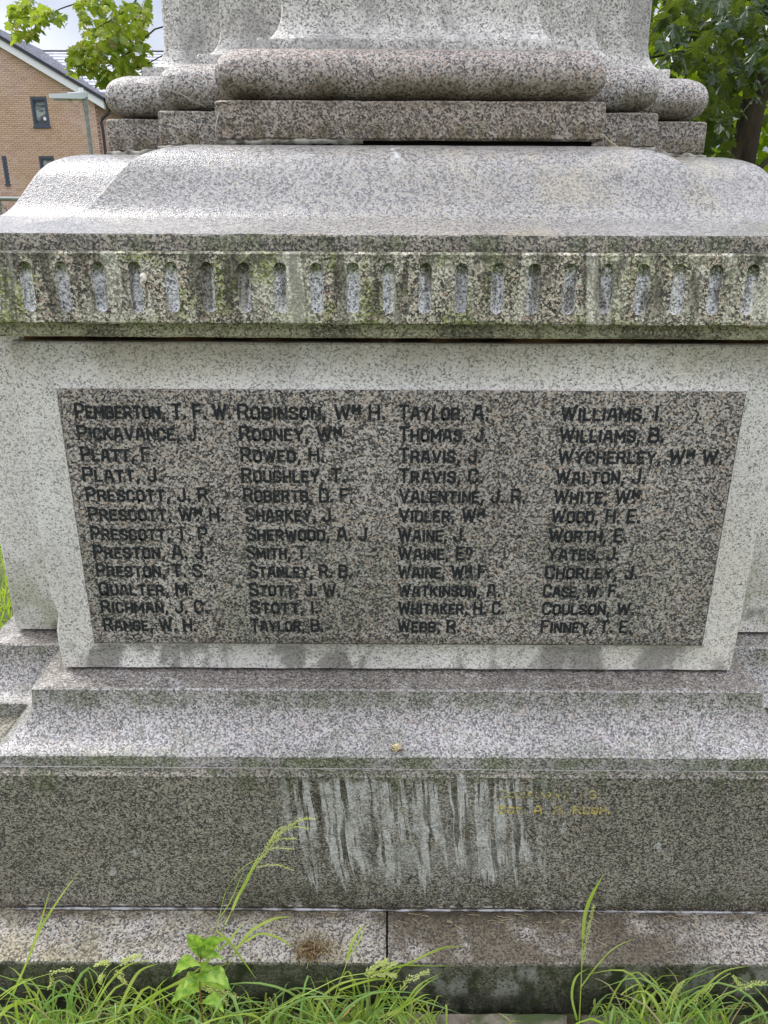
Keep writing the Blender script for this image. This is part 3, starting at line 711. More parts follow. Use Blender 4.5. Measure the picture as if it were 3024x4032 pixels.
gp('broad arching grass leaves beside the leafy green weed',
   [(Z4([(330,2150),(440,1940)]), .0012)],
   [(Z4([(440,1940),(520,1840),(640,1700),(850,1580),(1000,1535),(1160,1525)]), .0070), (Z4([(560,1850),(700,1760),(820,1750),(1000,1810),(1100,1880),(1170,1930)]), .0066),
    (Z4([(170,1710),(300,1800),(380,1900),(450,2010),(560,2150),(700,2350)]), .0048), (Z4([(200,1960),(350,1830),(430,1720),(520,1610)]), .0048)], [], 1.08)
gp('long grass leaf reaching right across the ledge of the ground course',
   [(Z5([(700,640),(890,335)]), .0011)], [(Z5([(860,350),(980,300),(1080,250),(1200,205),(1340,195)]), .0062), (Z5([(640,400),(780,370),(880,335),(1000,335),(1280,342)]), .0042)], [], 1.08)
gp('drooping grass head with pale empty husks in front of the open joint',
   [(Z5([(0,640),(150,560),(300,490),(450,420),(640,390),(790,360)]), .0011)], [(Z5([(430,515),(560,470),(700,435),(830,440)]), .0070), (Z5([(250,580),(380,570),(470,555),(560,570)]), .0050)],
   [(Z5([(620,400),(700,340),(770,310)]), 3, .006, .0080), (Z5([(640,405),(740,395),(830,405)]), 3, .004, .0085), (Z5([(720,375),(780,345),(830,320)]), 2, .004, .0080)], 1.09)
gp('small feathery grass head leaning right of the open joint',
   [(Z5([(780,690),(850,580),(900,480)]), .0010)], [(Z5([(720,720),(900,620),(1010,480),(1180,385)]), .0044), (Z5([(760,740),(900,640),(1040,490),(1160,410)]), .0040), (Z5([(790,700),(960,600),(1050,550),(1100,545)]), .0052)],
   [(Z5([(880,520),(930,450),(1000,410),(1070,382)]), 4, .010, .0050)], 1.07)
gp('grass head hanging low over the dark face at the left',
   [(Z1([(0,1110),(100,1030),(200,985),(300,955)]), .0010)], [(Z1([(0,1205),(60,1150),(150,1120),(240,1100)]), .0090), (Z1([(0,1090),(70,1040),(200,970)]), .0040)],
   [(Z1([(290,960),(350,940),(430,930)]), 2, .007, .0045), (Z1([(300,975),(310,1000),(290,1040)]), 2, .006, .0045)], 1.08)
gp('bright feathery grass head in front of the leafy weed',
   [(Z1([(900,1130),(1050,1060),(1130,1020)]), .0010)], [(Z1([(760,1200),(900,1090),(1060,1010),(1200,950),(1370,890)]), .0060), (Z1([(820,1190),(960,1060),(1150,950),(1380,760)]), .0040)],
   [(Z1([(1120,1020),(1200,1015),(1290,1040),(1400,1090)]), 5, .010, .0050), (Z1([(1180,1025),(1260,1060),(1320,1120)]), 4, .006, .0050), (Z1([(1240,1030),(1310,1080),(1350,1140)]), 4, .006, .0050)], 1.05)
gp('two nodding grass heads over the mossy face left of the weed',
   [(Z1([(560,1120),(600,1050),(650,950),(720,900)]), .0010), (Z1([(520,1100),(600,960),(660,890)]), .0008)], [(Z1([(700,1190),(760,1050),(830,940),(940,895)]), .0060), (Z1([(560,1150),(640,1020),(760,905),(920,870)]), .0046)],
   [(Z1([(650,905),(620,890),(570,905)]), 3, .008, .0050), (Z1([(720,900),(760,870),(830,850)]), 4, .009, .0050), (Z1([(690,930),(720,970),(745,1005)]), 3, .010, .0050), (Z1([(620,960),(600,980),(595,1005)]), 3, .008, .0050)], 1.07)
gp('wispy grass head low at the right edge of the photo',
   [(Z3([(1230,1100),(1350,1010),(1480,960)]), .0009), (Z3([(1250,1020),(1330,920),(1420,860)]), .0012)], [(Z3([(1120,1090),(1250,960),(1380,850),(1540,815)]), .0052), (Z3([(1000,1110),(1080,940),(1230,870),(1370,830)]), .0036)],
   [(Z3([(1480,960),(1560,930),(1640,920)]), 3, .009, .0045), (Z3([(1490,950),(1465,920),(1440,885)]), 2, .005, .0045)], 1.08)
gp('small green spike among the grass at the lower right',
   [(Z3([(1025,1180),(1045,1080),(1060,1010)]), .0014)], [(Z3([(720,1000),(780,955),(830,935),(885,950)]), .0052), (Z3([(850,1150),(870,1050),(850,985)]), .0050)],
   [(Z3([(1050,1050),(1070,980),(1115,925)]), 5, .005, .0045), (Z3([(1180,1060),(1230,990),(1285,945)]), 4, .007, .0045)], 1.07)

# low grass along the foot of the memorial (uncountable)
mb = MB()
def tuft(x, y, h, k, lean=1.0, wid=.0036):
    for _ in range(k):
        bx, by = x+rng(-.02, .02), y+rng(-.015, .015); a = rng(-1, 1)*lean; hh = h*rng(.45, 1.1)
        by = min(by, -1.195); tx, ty = bx+a*hh*.8, by+rng(-.5, .35)*hh*.6
        p = [(bx, by, GZ), (bx+a*hh*.15, by+(ty-by)*.2, GZ+hh*.5), (bx+a*hh*.45, by+(ty-by)*.6, GZ+hh*.9), (tx, min(ty, -1.185), GZ+hh*rng(.72, 1.08))]
        blade(mb, p, wid*rng(.5, 1.3), 6, mi=random.choice((0, 0, 0, 1, 1, 2 if random.random() < .6 else 0)))
for i in range(135):
    x = rng(-.80, -.06); e = .65+.5*noise.noise(Vector((x*8, 0, 1))); tuft(x, rng(-1.36, -1.20), rng(.09, .22)*e*1.05, 7)
for i in range(26): tuft(rng(-.10, .10), rng(-1.34, -1.21), rng(.07, .16), 6)
for i in range(22): tuft(rng(.08, .36), rng(-1.30, -1.215), rng(.02, .055), 5, 1.6, .003)
for i in range(70):
    x = rng(.36, .84); e = min(1, .35+(x-.36)*4); tuft(x, rng(-1.36, -1.20), rng(.08, .19)*e, 7)
for i in range(150):
    x = rng(-.80, -.02) if i % 3 else rng(.42, .82); y = rng(-1.38, -1.22); L = rng(.10, .26); a = rng(-1, 1)*1.1; z = L*rng(.45, .85)
    blade(mb, [(x, y, GZ), (x+a*L*.15, y+rng(-.01, .02), z*.6), (x+a*L*.5, y+rng(-.02, .03), z), (x+a*L, min(-1.19, y+rng(-.04, .04)), z*rng(.6, 1.1))], rng(.004, .0078), 8, mi=random.choice((0, 1, 1)), fold=.4)
tag(mb.build('grass', [m_grass, m_grassd, m_dry]), 'low tangled green grass along the foot of the memorial', 'grass', kind='stuff')
# lawn beyond
mb = MB()
for i in range(26000):
    if i >= 16000:      # thinner sward all round
        a_ = rng(0, 6.28); r_ = rng(1.35, 4.5); x, y = math.cos(a_)*r_, math.sin(a_)*r_
        if y < -1.15 and abs(x) < 1.2 and y > -2.6: continue
        h = rng(.02, .06); mb.add([(x-.003, y, GZ), (x+.003, y, GZ), (x+rng(-.03, .03), y+rng(-.03, .03), GZ+h)], [(0, 1, 2)]); continue
    y = -2.37+rng(2.3, 7.0)*1.0; x = rng(-3.6, -1.05) if y > -.2 else rng(-2.6, -1.2); h = rng(.03, .07); a = rng(0, 6.28)
    dx, dy = math.cos(a)*.004, math.sin(a)*.004; lx, ly = rng(-.03, .03), rng(-.03, .03)
    mb.add([(x-dx, y-dy, GZ), (x+dx, y+dy, GZ), (x+lx, y+ly, GZ+h)], [(0, 1, 2)])
tag(mb.build('lawn_grass', m_lawn), 'bright lawn left of the memorial', 'grass', kind='stuff')
# straw litter on the ledge and mortar
mb = MB()
for i in range(75):
    px = random.choice([rng(700, 1400), rng(1400, 2100), rng(1500, 2900), rng(2100, 2900)]); py = rng(3580, 3640) if random.random() < .7 else rng(3600, 3770)
    z = .150 if py < 3590 else None; p = at(px, py, 1.30); t = (py-3585)/(3781-3585); d = 1.305-(1.305-1.19)*max(0, min(1, t)); p = at(px, py, d); p.z += .0022
    a = rng(-.9, .9); L = rng(.008, .032); q = p+Vector((math.cos(a)*L, math.sin(a)*L*.6, 0)); q.z = .1345+(q.y+1.176)/(.131)*.0105+.004
    mb.tube([p, p.lerp(q, .5)+Vector((rng(-.003, .003), rng(-.002, .002), .0015)), q], rng(.0003, .0006), 4)
tag(mb.build('straw_litter', m_dry), 'scattered dry straw on the ledge of the ground course', 'straw', kind='stuff')
# root clump
e = empty('dry_root_clump', at(1225, 3778, 1.20), 'brown clump of dry roots lying on the ledge left of the open joint', 'root clump')
mb = MB(); c0 = at(1222, 3735, 1.205)
for i in range(240):
    a, b = rng(0, 6.28), rng(-.3, 1.2); r = .030*random.random()**.5; p = c0+Vector((math.cos(a)*r*1.1, math.sin(a)*r*.5, math.sin(b)*r*.55-.004)); pts = [p]; d = Vector((rng(-1, 1), rng(-.6, .6), rng(-.7, .8)))
    for _ in range(4): d = (d+Vector((rng(-1, 1), rng(-1, 1), rng(-1.2, .8)))*.8).normalized(); p = p+d*.0075; pts.append(p)
    mb.tube(pts, rng(.0003, .0007), 4, mi=random.choice((0, 0, 1)))
n = N('roots'); m_root = n.done(n.mix(n.noise(200, lo=.4, hi=.6), (.07, .035, .02), (.26, .17, .09)), .9, .1)
mb.build('roots', [m_root, m_dry], e)
mb = MB()
for k_ in range(60):
    a, b = rng(0, 6.28), rng(0, 6.28); r = .018; mb.tube([c0+Vector((math.cos(a)*r*math.cos(b)*1.2, math.sin(a)*r*.5, math.sin(b)*r*.5-.006))*1.0, c0+Vector((math.cos(a+.8)*r*math.cos(b), math.sin(a+.8)*r*.5, math.sin(b+.5)*r*.5-.006))], .0022, 4)
mb.build('soil_core', m_root, e)
# leafy weed
wb = at(790, 3990, 1.06); wb.z = GZ
e = empty('leafy_weed', wb, 'bright green broad leaved weed with a reddish stem at the lower left', 'weed')
st = [wb, at(790, 3930, 1.065), at(786, 3850, 1.07), at(790, 3765, 1.075)]
m = MB(); m.tube(curve(st, 10), .0015, 6); m.build('stem', m_rstem, e, 60)
def wleaf(a, b, wid, sag=.0, tw=0.0):
    a, b = Vector(a), Vector(b); d = b-a; L = d.length; t = d.normalized(); s = t.cross(Vector((rng(-.5, .5), 1, rng(-.3, .7)))).normalized(); s = (s+Vector((0, tw, 0))).normalized(); nr = s.cross(t)
    vs = []; K_ = 11
    for i in range(K_+1):
        u = i/K_; ww = wid*.66*(math.sin(math.pi*u**.88)**1.15 if 0 < u < 1 else .02); c_ = a+d*u-Vector((0, 0, 1))*sag*u*u*L+nr*L*.10*math.sin(math.pi*u)
        rip = math.sin(i*2.6)*ww*.10
        vs += [c_-s*ww+nr*(ww*.5+rip), c_-s*ww*.5+nr*(ww*.30), c_, c_+s*ww*.5+nr*(ww*.30), c_+s*ww+nr*(ww*.5-rip)]
    m = MB(); m.add(vs, [(i*5+j, i*5+j+1, (i+1)*5+j+1, (i+1)*5+j) for i in range(K_) for j in range(4)])
    m.tube([a+d*(i/8)+nr*L*.10*math.sin(math.pi*i/8)-Vector((0, 0, 1))*sag*(i/8)**2*L-nr*.0004 for i in range(9)], .0006, 4)
    return m.build('leaf', m_weed, e, 60)
top = (790, 3765); W = lambda x, y, d=1.06: at(x/1.508, 3200+y/1.508, d)
T_ = W(1190, 870, 1.075)
for (x, y, wd, d, sg) in ((1110, 720, .034, 1.085, 0), (1250, 735, .026, 1.09, 0), (1368, 740, .036, 1.075, .05), (1335, 872, .026, 1.06, .05), (1195, 785, .018, 1.06, 0), (1140, 800, .024, 1.06, 0), (1240, 790, .024, 1.055, 0), (1300, 800, .026, 1.065, .04), (1150, 745, .022, 1.07, 0)):
    wleaf(T_, W(x, y, d), wd*.72, sg)
wleaf(W(1190, 905, 1.07), W(1022, 968, 1.05), .036, .05); wleaf(W(1190, 1060, 1.066), W(1015, 1130, 1.05), .038, .05)
wleaf(W(1195, 1000, 1.066), W(1370, 1040, 1.055), .040, .08); wleaf(W(1190, 1060, 1.066), W(1150, 960, 1.05), .028); wleaf(W(1190, 960, 1.07), W(1290, 930, 1.055), .030, .05); wleaf(W(1190, 980, 1.07), W(1090, 1040, 1.055), .026, .05); wleaf(W(1195, 1130, 1.06), W(1330, 1180, 1.05), .034, .05)
# fallen brown leaf
e = empty('fallen_leaf', Vector((at(1371, 3983, 1.12).x, at(1371, 3983, 1.12).y, 0)), 'curled brown dead leaf lying in the grass at the bottom centre', 'leaf')
n = N('dead_leaf'); m_dead = n.done(n.mix(n.noise(40, lo=.4, hi=.6, det=4), (.33, .19, .07), (.50, .36, .20)), .7, .2)
a, b = at(1318, 4025, 1.09), at(1400, 3945, 1.11); d = b-a; s = Vector((.6, -.15, .7)).normalized(); m = MB(); vs = []
for i in range(10):
    u = i/9; ww = .017*math.sin(math.pi*(u*.92+.04))**.7; c_ = a+d*u
    for j in range(-2, 3): vs.append(c_+s*ww*j/2+Vector((0, -1, 0))*(.006*math.cos(j)*math.sin(3*u)+noise.noise(Vector((u*5, j*.7, 2)))*.006))
m.add(vs, [(i*5+j, i*5+j+1, (i+1)*5+j+1, (i+1)*5+j) for i in range(9) for j in range(4)]); m.build('leaf_blade', m_dead, e, 60)
m = MB(); m.tube([a, a+Vector((-.012, 0, -.004)), a+Vector((-.022, 0, -.010))], .0008, 5); m.build('leaf_stalk', m_dead, e)
# little snail on the moulding
sp = at(1558, 2948, 1.338); n = N('snail_shell'); m_sh = n.done(n.mix(n.noise(400, lo=.4, hi=.6), (.30, .20, .08), (.75, .68, .42)), .35, .6)
n = N('snail_body'); m_sb = n.done((.10, .075, .06), .5, .5)
e = empty('snail', sp, 'small snail with a mottled yellow shell on the sloping moulding above the base block', 'snail')
m = MB(); pts = []; rr = []
for i in range(34):
    u = i/33; a = u*2*math.pi*2.1; r = .0072*(1-u*.86); pts.append(sp+Vector((math.cos(a)*r, -.004-u*.006, .006+math.sin(a)*r))); rr.append(.0052*(1-u*.78))
m.tube(pts, rr, 8); m.build('shell', m_sh, e, 60)
m = MB(); m.tube([sp+Vector((-.012, -.003, -.0005)), sp+Vector((-.004, -.005, .001)), sp+Vector((.007, -.006, .001)), sp+Vector((.015, -.007, .002))], [.0012, .0034, .0032, .0018], 7)
m.build('body', m_sb, e, 60)
for s_ in (-1, 1):
    m = MB(); m.tube([sp+Vector((.014, -.007, .002)), sp+Vector((.019, -.007+s_*.002, .004))], .0005, 5); m.build('tentacle', m_sb, e)
# bird dropping on the frieze
p0 = at(562, 1095, 1.384); n = N('bird_lime'); m_bl = n.done(n.mix(n.noise(160, lo=.4, hi=.6), (.80, .78, .70), (.45, .36, .26)), .6, .3)
m = MB(); pts = [p0+Vector((-.001, 0, .008)), p0+Vector((.002, -.001, .0)), p0+Vector((-.001, -.001, -.008)), p0+Vector((.001, 0, -.016))]
m.tube(curve(pts, 10), [.003, .0055, .0065, .0062, .005, .0055, .004, .003, .0032, .002, .001, .001, .001][:len(curve(pts, 10))], 8)
tag(m.build('bird_dropping', m_bl, None, 60), 'white bird dropping stuck on the fluted frieze near its fourth flute', 'bird dropping')
# spider threads and straws
n = N('spider_silk'); m_silk = n.done((.42, .42, .39), .4, .5)
def thread(pts, r, lab): m = MB(); m.tube(curve(pts, 20), r, 4); tag(m.build('spider_thread', m_silk), lab, 'spider thread', 'spider threads on the memorial')
thread([at(-150, 3016, 1.30), at(900, 3023, 1.30), at(1800, 3030, 1.30), at(3200, 3040, 1.30)], .0004, 'long taut thread running along the moulding above the base block')
thread([at(700, 362, 1.72), at(760, 398, 1.735), at(812, 420, 1.79)], .0006, 'short spider thread across the rounded stone left of the column base')
thread([at(862, 442, 1.665), at(850, 500, 1.67), at(853, 552, 1.68)], .0011, 'hanging cobweb at the left end of the front plinth')
thread([at(2372, 530, 1.66), at(2376, 556, 1.67), at(2380, 578, 1.69)], .0009, 'cobweb at the right end of the front plinth')
thread([at(1530, 1345, 1.43), at(1600, 1385, 1.445), at(1668, 1420, 1.45)], .0004, 'fine thread slanting below the cornice above the panel')
m = MB(); m.tube(A([(2374, 530), (2400, 556), (2436, 580)], 1.65, 1.66), .0011, 5); tag(m.build('straw', m_dry), 'dry straw leaning at the right end of the front plinth', 'straw')

# ------------------------------------------------------------------ brick building
WD = 36.0
bw = empty('brick_building', (at(0, 800, WD).x, WD-2.37, 0), 'orange brick building with a gabled slate roof and dark grey framed windows', 'building')
Y0 = WD-2.37
def wp(px, py): p = at(px, py, WD); return p.x, p.z
XR = (wp(372, 380)[0]+wp(390, 600)[0])/2
n = N('brick_mortar'); m_bm = n.done((.52, .43, .33), .9, .1)
n = N('bricks'); oi = n.t.nodes.new('ShaderNodeObjectInfo')
vv_ = n.t.nodes.new('ShaderNodeCombineXYZ'); n.t.links.new(n.math('FLOOR', n.math('DIVIDE', n.x, .225)), vv_.inputs[0]); n.t.links.new(n.math('FLOOR', n.math('DIVIDE', n.z, .075)), vv_.inputs[2])
wn = n.t.nodes.new('ShaderNodeTexWhiteNoise'); n.t.links.new(vv_.outputs[0], wn.inputs['Vector'])
c = n.cramp(wn.outputs['Value'], [(0, (.47, .31, .245)), (.35, (.56, .40, .315)), (.7, (.61, .46, .37)), (1, (.52, .335, .275))])
c = n.mix(n.noise(.35, lo=.4, hi=.6, det=3), c, n.mix(.5, c, (.50, .34, .20))); m_brick = n.done(c, .85, .2)
# windows: (px0,py0,px1,py1)
wins = [(118, 383, 198, 498), (6, 614, 40, 724), (152, 616, 226, 730)]
wr = []
for a0, b0, a1, b1 in wins:
    x0, z1 = wp(a0, b0); x1, z0 = wp(a1, b1); wr.append((x0, x1, z0, z1))
ex, ez = XR+.0, wp(392, 372)[1]           # eave
sx, sz = wp(0, 152)                       # a point of the verge at the left edge
slope = (sz-ez)/(ex-sx); XL = ex-11.5; apex = (XL+ex)/2
def roofz(x): return ez+slope*(min(ex-x, x-XL))
mb = MB(); yb = Y0+.05
# wall body behind the bricks, with window openings left free
xs = sorted({XL, XR, apex, *[v for r_ in wr for v in r_[:2]]}); 
def wallpiece(xa, xb, za, zb=None):
    if zb is None: mb.add([(xa, yb, za), (xb, yb, za), (xb, yb, roofz(xb)-.05), (xa, yb, roofz(xa)-.05)], [(0, 1, 2, 3)])
    else: mb.add([(xa, yb, za), (xb, yb, za), (xb, yb, zb), (xa, yb, zb)], [(0, 1, 2, 3)])
for xa, xb in zip(xs[:-1], xs[1:]):
    z = 0
    for (x0, x1, z0, z1) in sorted(wr, key=lambda r_: r_[2]):
        if xa >= x0-1e-4 and xb <= x1+1e-4: wallpiece(xa, xb, z, z0); z = z1
    wallpiece(xa, xb, z)
mb.add([(XR, yb, 0), (XR, yb+9, 0), (XR, yb+9, ez), (XR, yb, ez)], [(0, 1, 2, 3)])
mb.build('wall', m_bm, bw)
bwall = [o for o in bw.children if o.name == 'wall'][0]
bm_ = MB(); bm_.box(-.1065, .1065, 0, .06, -.0325, .0325); bme = bm_.mesh('brick'); bme.materials.append(m_brick)
vis = []; cut = []; rest = MB()
for r_ in range(int(8.5/.075), 0, -1) if False else range(20, 160):
    z = r_*.075+.0375
    for q in range(int(XL/.225)-1, int(XR/.225)+2):
        x = q*.225+(.1125 if r_ % 2 else 0); 
        if x-.1065 > XR-.03 or x-.1 < XL or z+.05 > roofz(x+.1)-.04 or z+.05 > roofz(x-.1)-.04: continue
        seg_ = [(x-.1065, min(x+.1065, XR))]
        for x0, x1, z0, z1 in wr:
            if z+.03 > z0 and z-.03 < z1: seg_ = [q_ for a_, b_ in seg_ for q_ in ((a_, min(b_, x0-.004)), (max(a_, x1+.004), b_)) if q_[1]-q_[0] > .012]
        if len(seg_) != 1 or abs(seg_[0][1]-seg_[0][0]-.213) > .002:
            for a_, b_ in seg_: cut.append((a_, b_, z))
            continue
        vis.append((x, z))
def score(p): return abs(p[0]-wp(150, 500)[0])*.9+abs(p[1]-wp(150, 540)[1])
vis.sort(key=score)
for i, (x, z) in enumerate(vis):
    if i < 298:
        o = bpy.data.objects.new('brick', bme); col.objects.link(o); o.parent = bwall; o.location = (x, Y0+noise.noise(Vector((x*9, z*9, 0)))*.006, z)
    else: rest.box(x-.1065, x+.1065, Y0, Y0+.06, z-.0325, z+.0325)
for a_, b_, z in cut: rest.box(a_, b_, Y0, Y0+.06, z-.0325, z+.0325)
tag(rest.build('brickwork', m_brick, bwall), kind='stuff')
# side wall bricks of the return, joined
rs = MB()
for r_ in range(20, int(ez/.075)):
    z = r_*.075+.0375
    for q in range(38): y = Y0+.17+q*.225+(.1125 if r_ % 2 else 0); rs.box(XR-.01, XR+.045, y-.1065, y+.1065, z-.0325, z+.0325)
tag(rs.build('side_brickwork', m_brick, bwall), kind='stuff')
n = N('anthracite_frame'); m_an = n.done((.055, .07, .10), .5, .4)
n = N('window_glass'); c = n.mix(n.noise(1.2, (1, 1, 2.5), .45, .6, det=3), (.03, .04, .04), (.30, .34, .32)); m_gl = n.done(c, .08, .8)
n = N('white_paint'); m_wh = n.done((.75, .76, .78), .5, .4)
n = N('curtain'); m_cu = n.done((.55, .55, .52), .8, .2)
for i, (x0, x1, z0, z1) in enumerate(wr):
    f = MB(); t = .085
    for bx in ((x0, x1, z1-t, z1), (x0, x1, z0, z0+t), (x0, x0+t, z0+t, z1-t), (x1-t, x1, z0+t, z1-t)): f.box(bx[0], bx[1], Y0-.01, Y0+.12, bx[2], bx[3])
    fr = f.build('window', m_an, bw)
    m = MB(); m.box(x0+t, x1-t, Y0+.07, Y0+.09, z0+t, z1-t); m.build('pane', m_gl, fr)
    m = MB(); m.box(x0-.03, x1+.03, Y0-.06, Y0+.06, z0-.06, z0-.005); m.build('sill', m_an, fr)
    m = MB(); s_ = .045
    for bx in ((x0+t, x1-t, z1-t-s_, z1-t), (x0+t, x1-t, z0+t, z0+t+s_), (x0+t, x0+t+s_, z0+t+s_, z1-t-s_), (x1-t-s_, x1-t, z0+t+s_, z1-t-s_)): m.box(bx[0], bx[1], Y0+.02, Y0+.065, bx[2], bx[3])
    m.build('sash', m_an, fr)
    m = MB(); m.box(x0+t+s_, x0+t+s_+.13, Y0+.1, Y0+.11, z0+t, z1-t); m.build('curtain', m_cu, fr)
    if i == 0: m = MB(); m.tube([(x0+.55*(x1-x0)+.1, Y0+.066, z0+.30), (x0+.55*(x1-x0)+.1, Y0+.060, z0+.30)], .07, 12); m.build('sticker', m_wh, fr)
# verge board, soffit and roof
n = N('slate'); m_sl = n.done(n.mix(n.noise(6, lo=.35, hi=.65, det=4), (.16, .165, .20), (.34, .35, .40)), .35, .6)
n = N('dark_trim'); m_dk = n.done((.03, .03, .04), .5, .4)
def along(x, off=0.0): return (x, roofz(x)+off)
m = MB()
for (xa, xb) in ((ex+.45, apex), (apex, XL-.45)):
    za = ez-slope*.45; zb = roofz(apex)
    m.add([(xa, Y0-.20, za-.30), (xb, Y0-.20, zb-.30), (xb, Y0-.20, zb), (xa, Y0-.20, za), (xa, Y0+.0, za-.30), (xb, Y0, zb-.30), (xb, Y0, zb), (xa, Y0, za)], [(0, 1, 2, 3), (4, 7, 6, 5), (0, 4, 5, 1), (3, 2, 6, 7)])
m.build('bargeboard', m_wh, bw)
m = MB()
for (xa, xb) in ((ex+.50, apex), (apex, XL-.50)):
    za = ez-slope*.5; zb = roofz(apex)
    m.add([(xa, Y0-.27, za+.005), (xb, Y0-.27, zb+.005), (xb, Y0-.27, zb+.15), (xa, Y0-.27, za+.15), (xa, Y0+.0, za+.005), (xb, Y0, zb+.005), (xb, Y0, zb+.15), (xa, Y0, za+.15)], [(0, 1, 2, 3), (4, 7, 6, 5), (0, 4, 5, 1), (3, 2, 6, 7)])
m.build('verge_trim', m_dk, bw)
ca = math.atan(slope); rf = MB(); dl = .30
L_ = (ex+.55-apex)/math.cos(ca); nc = int(L_/dl)
rmain = None
m = MB(); m.add([(ex+.5, Y0-.2, ez-slope*.5+.06), (ex+.5, Y0+14, ez-slope*.5+.06), (apex, Y0+14, roofz(apex)+.06), (apex, Y0-.2, roofz(apex)+.06), (XL-.5, Y0-.2, ez-slope*.5+.06), (XL-.5, Y0+14, ez-slope*.5+.06)], [(0, 1, 2, 3), (3, 2, 5, 4)])
rmain = m.build('roof', m_sl, bw)
for q in range(nc+1):      # tile courses of the visible slope, stepped
    s0 = q*dl; xa = ex+.55-s0*math.cos(ca); za = ez-slope*.55+s0*math.sin(ca)+.10; xb = xa-(dl+.05)*math.cos(ca); zb = za+(dl+.05)*math.sin(ca)-.045
    rf.add([(xa, Y0-.24, za), (xa, Y0+14, za), (xb, Y0+14, zb), (xb, Y0-.24, zb), (xa, Y0-.24, za-.035), (xa, Y0+14, za-.035)], [(0, 1, 2, 3), (0, 4, 5, 1)])
tag(rf.build('tile_courses', m_sl, rmain), kind='stuff')
# gutter and downpipe
m = MB(); m.tube([(ex+.58, Y0-.05, ez-slope*.5-.03), (ex+.58, Y0+9, ez-slope*.5-.03)], .085, 8); m.build('gutter', m_dk, bw)
m = MB(); gx = ex+.2; m.tube(curve([(ex+.58, Y0+.15, ez-slope*.5-.1), (ex+.55, Y0+.12, ez-slope*.5-.35), (gx, Y0+.1, ez-slope*.5-.65), (gx, Y0+.1, ez-slope*.5-1.0)], 12)+[Vector((gx, Y0+.1, .2))], .065, 8); m.build('downpipe', m_dk, bw)
# rear wing: roof that faces the memorial, and its wall
RY = Y0+4.0; 
b2 = empty('rear_wing', (XR+3, RY, 0), 'further brick wing with a pale striped slate roof behind the gabled building', 'building')
def rp(px, py, y): p = at(px, py, y+2.37); return p
e0 = rp(400, 372, RY); r0 = rp(200, 206, RY+5.5)
m = MB(); m.box(XR+.06, XR+12, RY+.5, RY+10, 0, e0.z-.05); w2 = m.build('wall', m_bm, b2)
m = MB()
for r_ in range(20, int((e0.z-.1)/.075)):
    z = r_*.075+.0375
    for q in range(24): x = XR+.2+q*.225+(.1125 if r_ % 2 else 0); m.box(x-.1065, x+.1065, RY+.45, RY+.5, z-.0325, z+.0325)
tag(m.build('brickwork', m_brick, w2), kind='stuff')
n = N('pale_slate'); m_psl = n.done(n.mix(n.noise(3, lo=.35, hi=.65, det=4), (.42, .43, .47), (.60, .61, .65)), .3, .7)
m = MB(); m.add([(XR-9, RY-.1, e0.z-.02), (XR+14, RY-.1, e0.z-.02), (XR+14, RY+5.5, r0.z-.06), (XR-9, RY+5.5, r0.z-.06), (XR-9, RY+11, e0.z-.02), (XR+14, RY+11, e0.z-.02)], [(0, 1, 2, 3), (3, 2, 5, 4)]); rr2 = m.build('roof', m_dk, b2)
m = MB(); K_ = 13
for q in range(K_):
    t0, t1 = q/K_, (q+.93)/K_; y0_, y1_ = RY-.2+5.7*t0, RY-.2+5.7*t1; z0_, z1_ = e0.z+(r0.z-e0.z)*t0+.09, e0.z+(r0.z-e0.z)*t1+.04
    tl = MB(); tl.add([(XR-9, y0_, z0_), (XR+14, y0_, z0_), (XR+14, y1_, z1_), (XR-9, y1_, z1_), (XR-9, y0_, z0_-.07), (XR+14, y0_, z0_-.07)], [(0, 1, 2, 3), (0, 4, 5, 1)])
    tl.build('tile_course', m_psl, rr2)
m = MB(); m.tube([(XR-9, RY+5.5, r0.z+.02), (XR+14, RY+5.5, r0.z+.02)], .09, 8); m.build('ridge', m_dk, rr2)
m = MB(); m.tube([(XR+.1, RY-.3, e0.z-.08), (XR+12, RY-.3, e0.z-.08)], .09, 8); m.build('gutter', m_dk, b2)
# chimney-like ridge end at the far left
# ------------------------------------------------------------------ street lamp
LD = 18.0; lb = at(352, 600, LD); n = N('green_grey_paint'); m_lp = n.done(n.mix(n.noise(7, lo=.4, hi=.6), (.17, .19, .17), (.24, .265, .24)), .45, .5)
n = N('lamp_housing'); m_lh = n.done((.42, .46, .46), .4, .5); n = N('lamp_glass'); m_lg = n.done((.30, .32, .30), .2, .6)
lt = at(333, 385, LD); 
e = empty('street_lamp', (lt.x, LD-2.37, 0), 'green grey street lamp with a flat head in front of the brick building', 'street lamp')
px_ = lt.x; yl = LD-2.37
m = MB(); m.tube([(px_, yl, -.1), (px_, yl, lt.z-.25)], [.065, .042], 12); m.build('post', m_lp, e, 50)
m = MB(); m.tube([(px_, yl, lt.z-.26), (px_, yl, lt.z+.04)], .052, 12); m.build('collar', m_lp, e, 50)
sc_ = LD/FPX*1.0
def lampz(py): return at(333, py, LD).z
xL = at(200, 380, LD).x; z1_, z0_ = lampz(372), lampz(394)
m = MB(); 
prof = [(xL, lampz(388), lampz(373), .10), (xL+.04, lampz(393), lampz(372), .13), (at(270, 380, LD).x, lampz(394), lampz(371), .15), (at(300, 380, LD).x, lampz(394), lampz(369), .14), (at(335, 380, LD).x, lampz(393), lampz(367), .08), (at(345, 380, LD).x, lampz(384), lampz(366), .05)]
vs = []
for x, za, zb, hw in prof: vs += [(x, yl-hw, za+.01), (x, yl+hw, za+.01), (x, yl+hw*.85, zb), (x, yl-hw*.85, zb)]
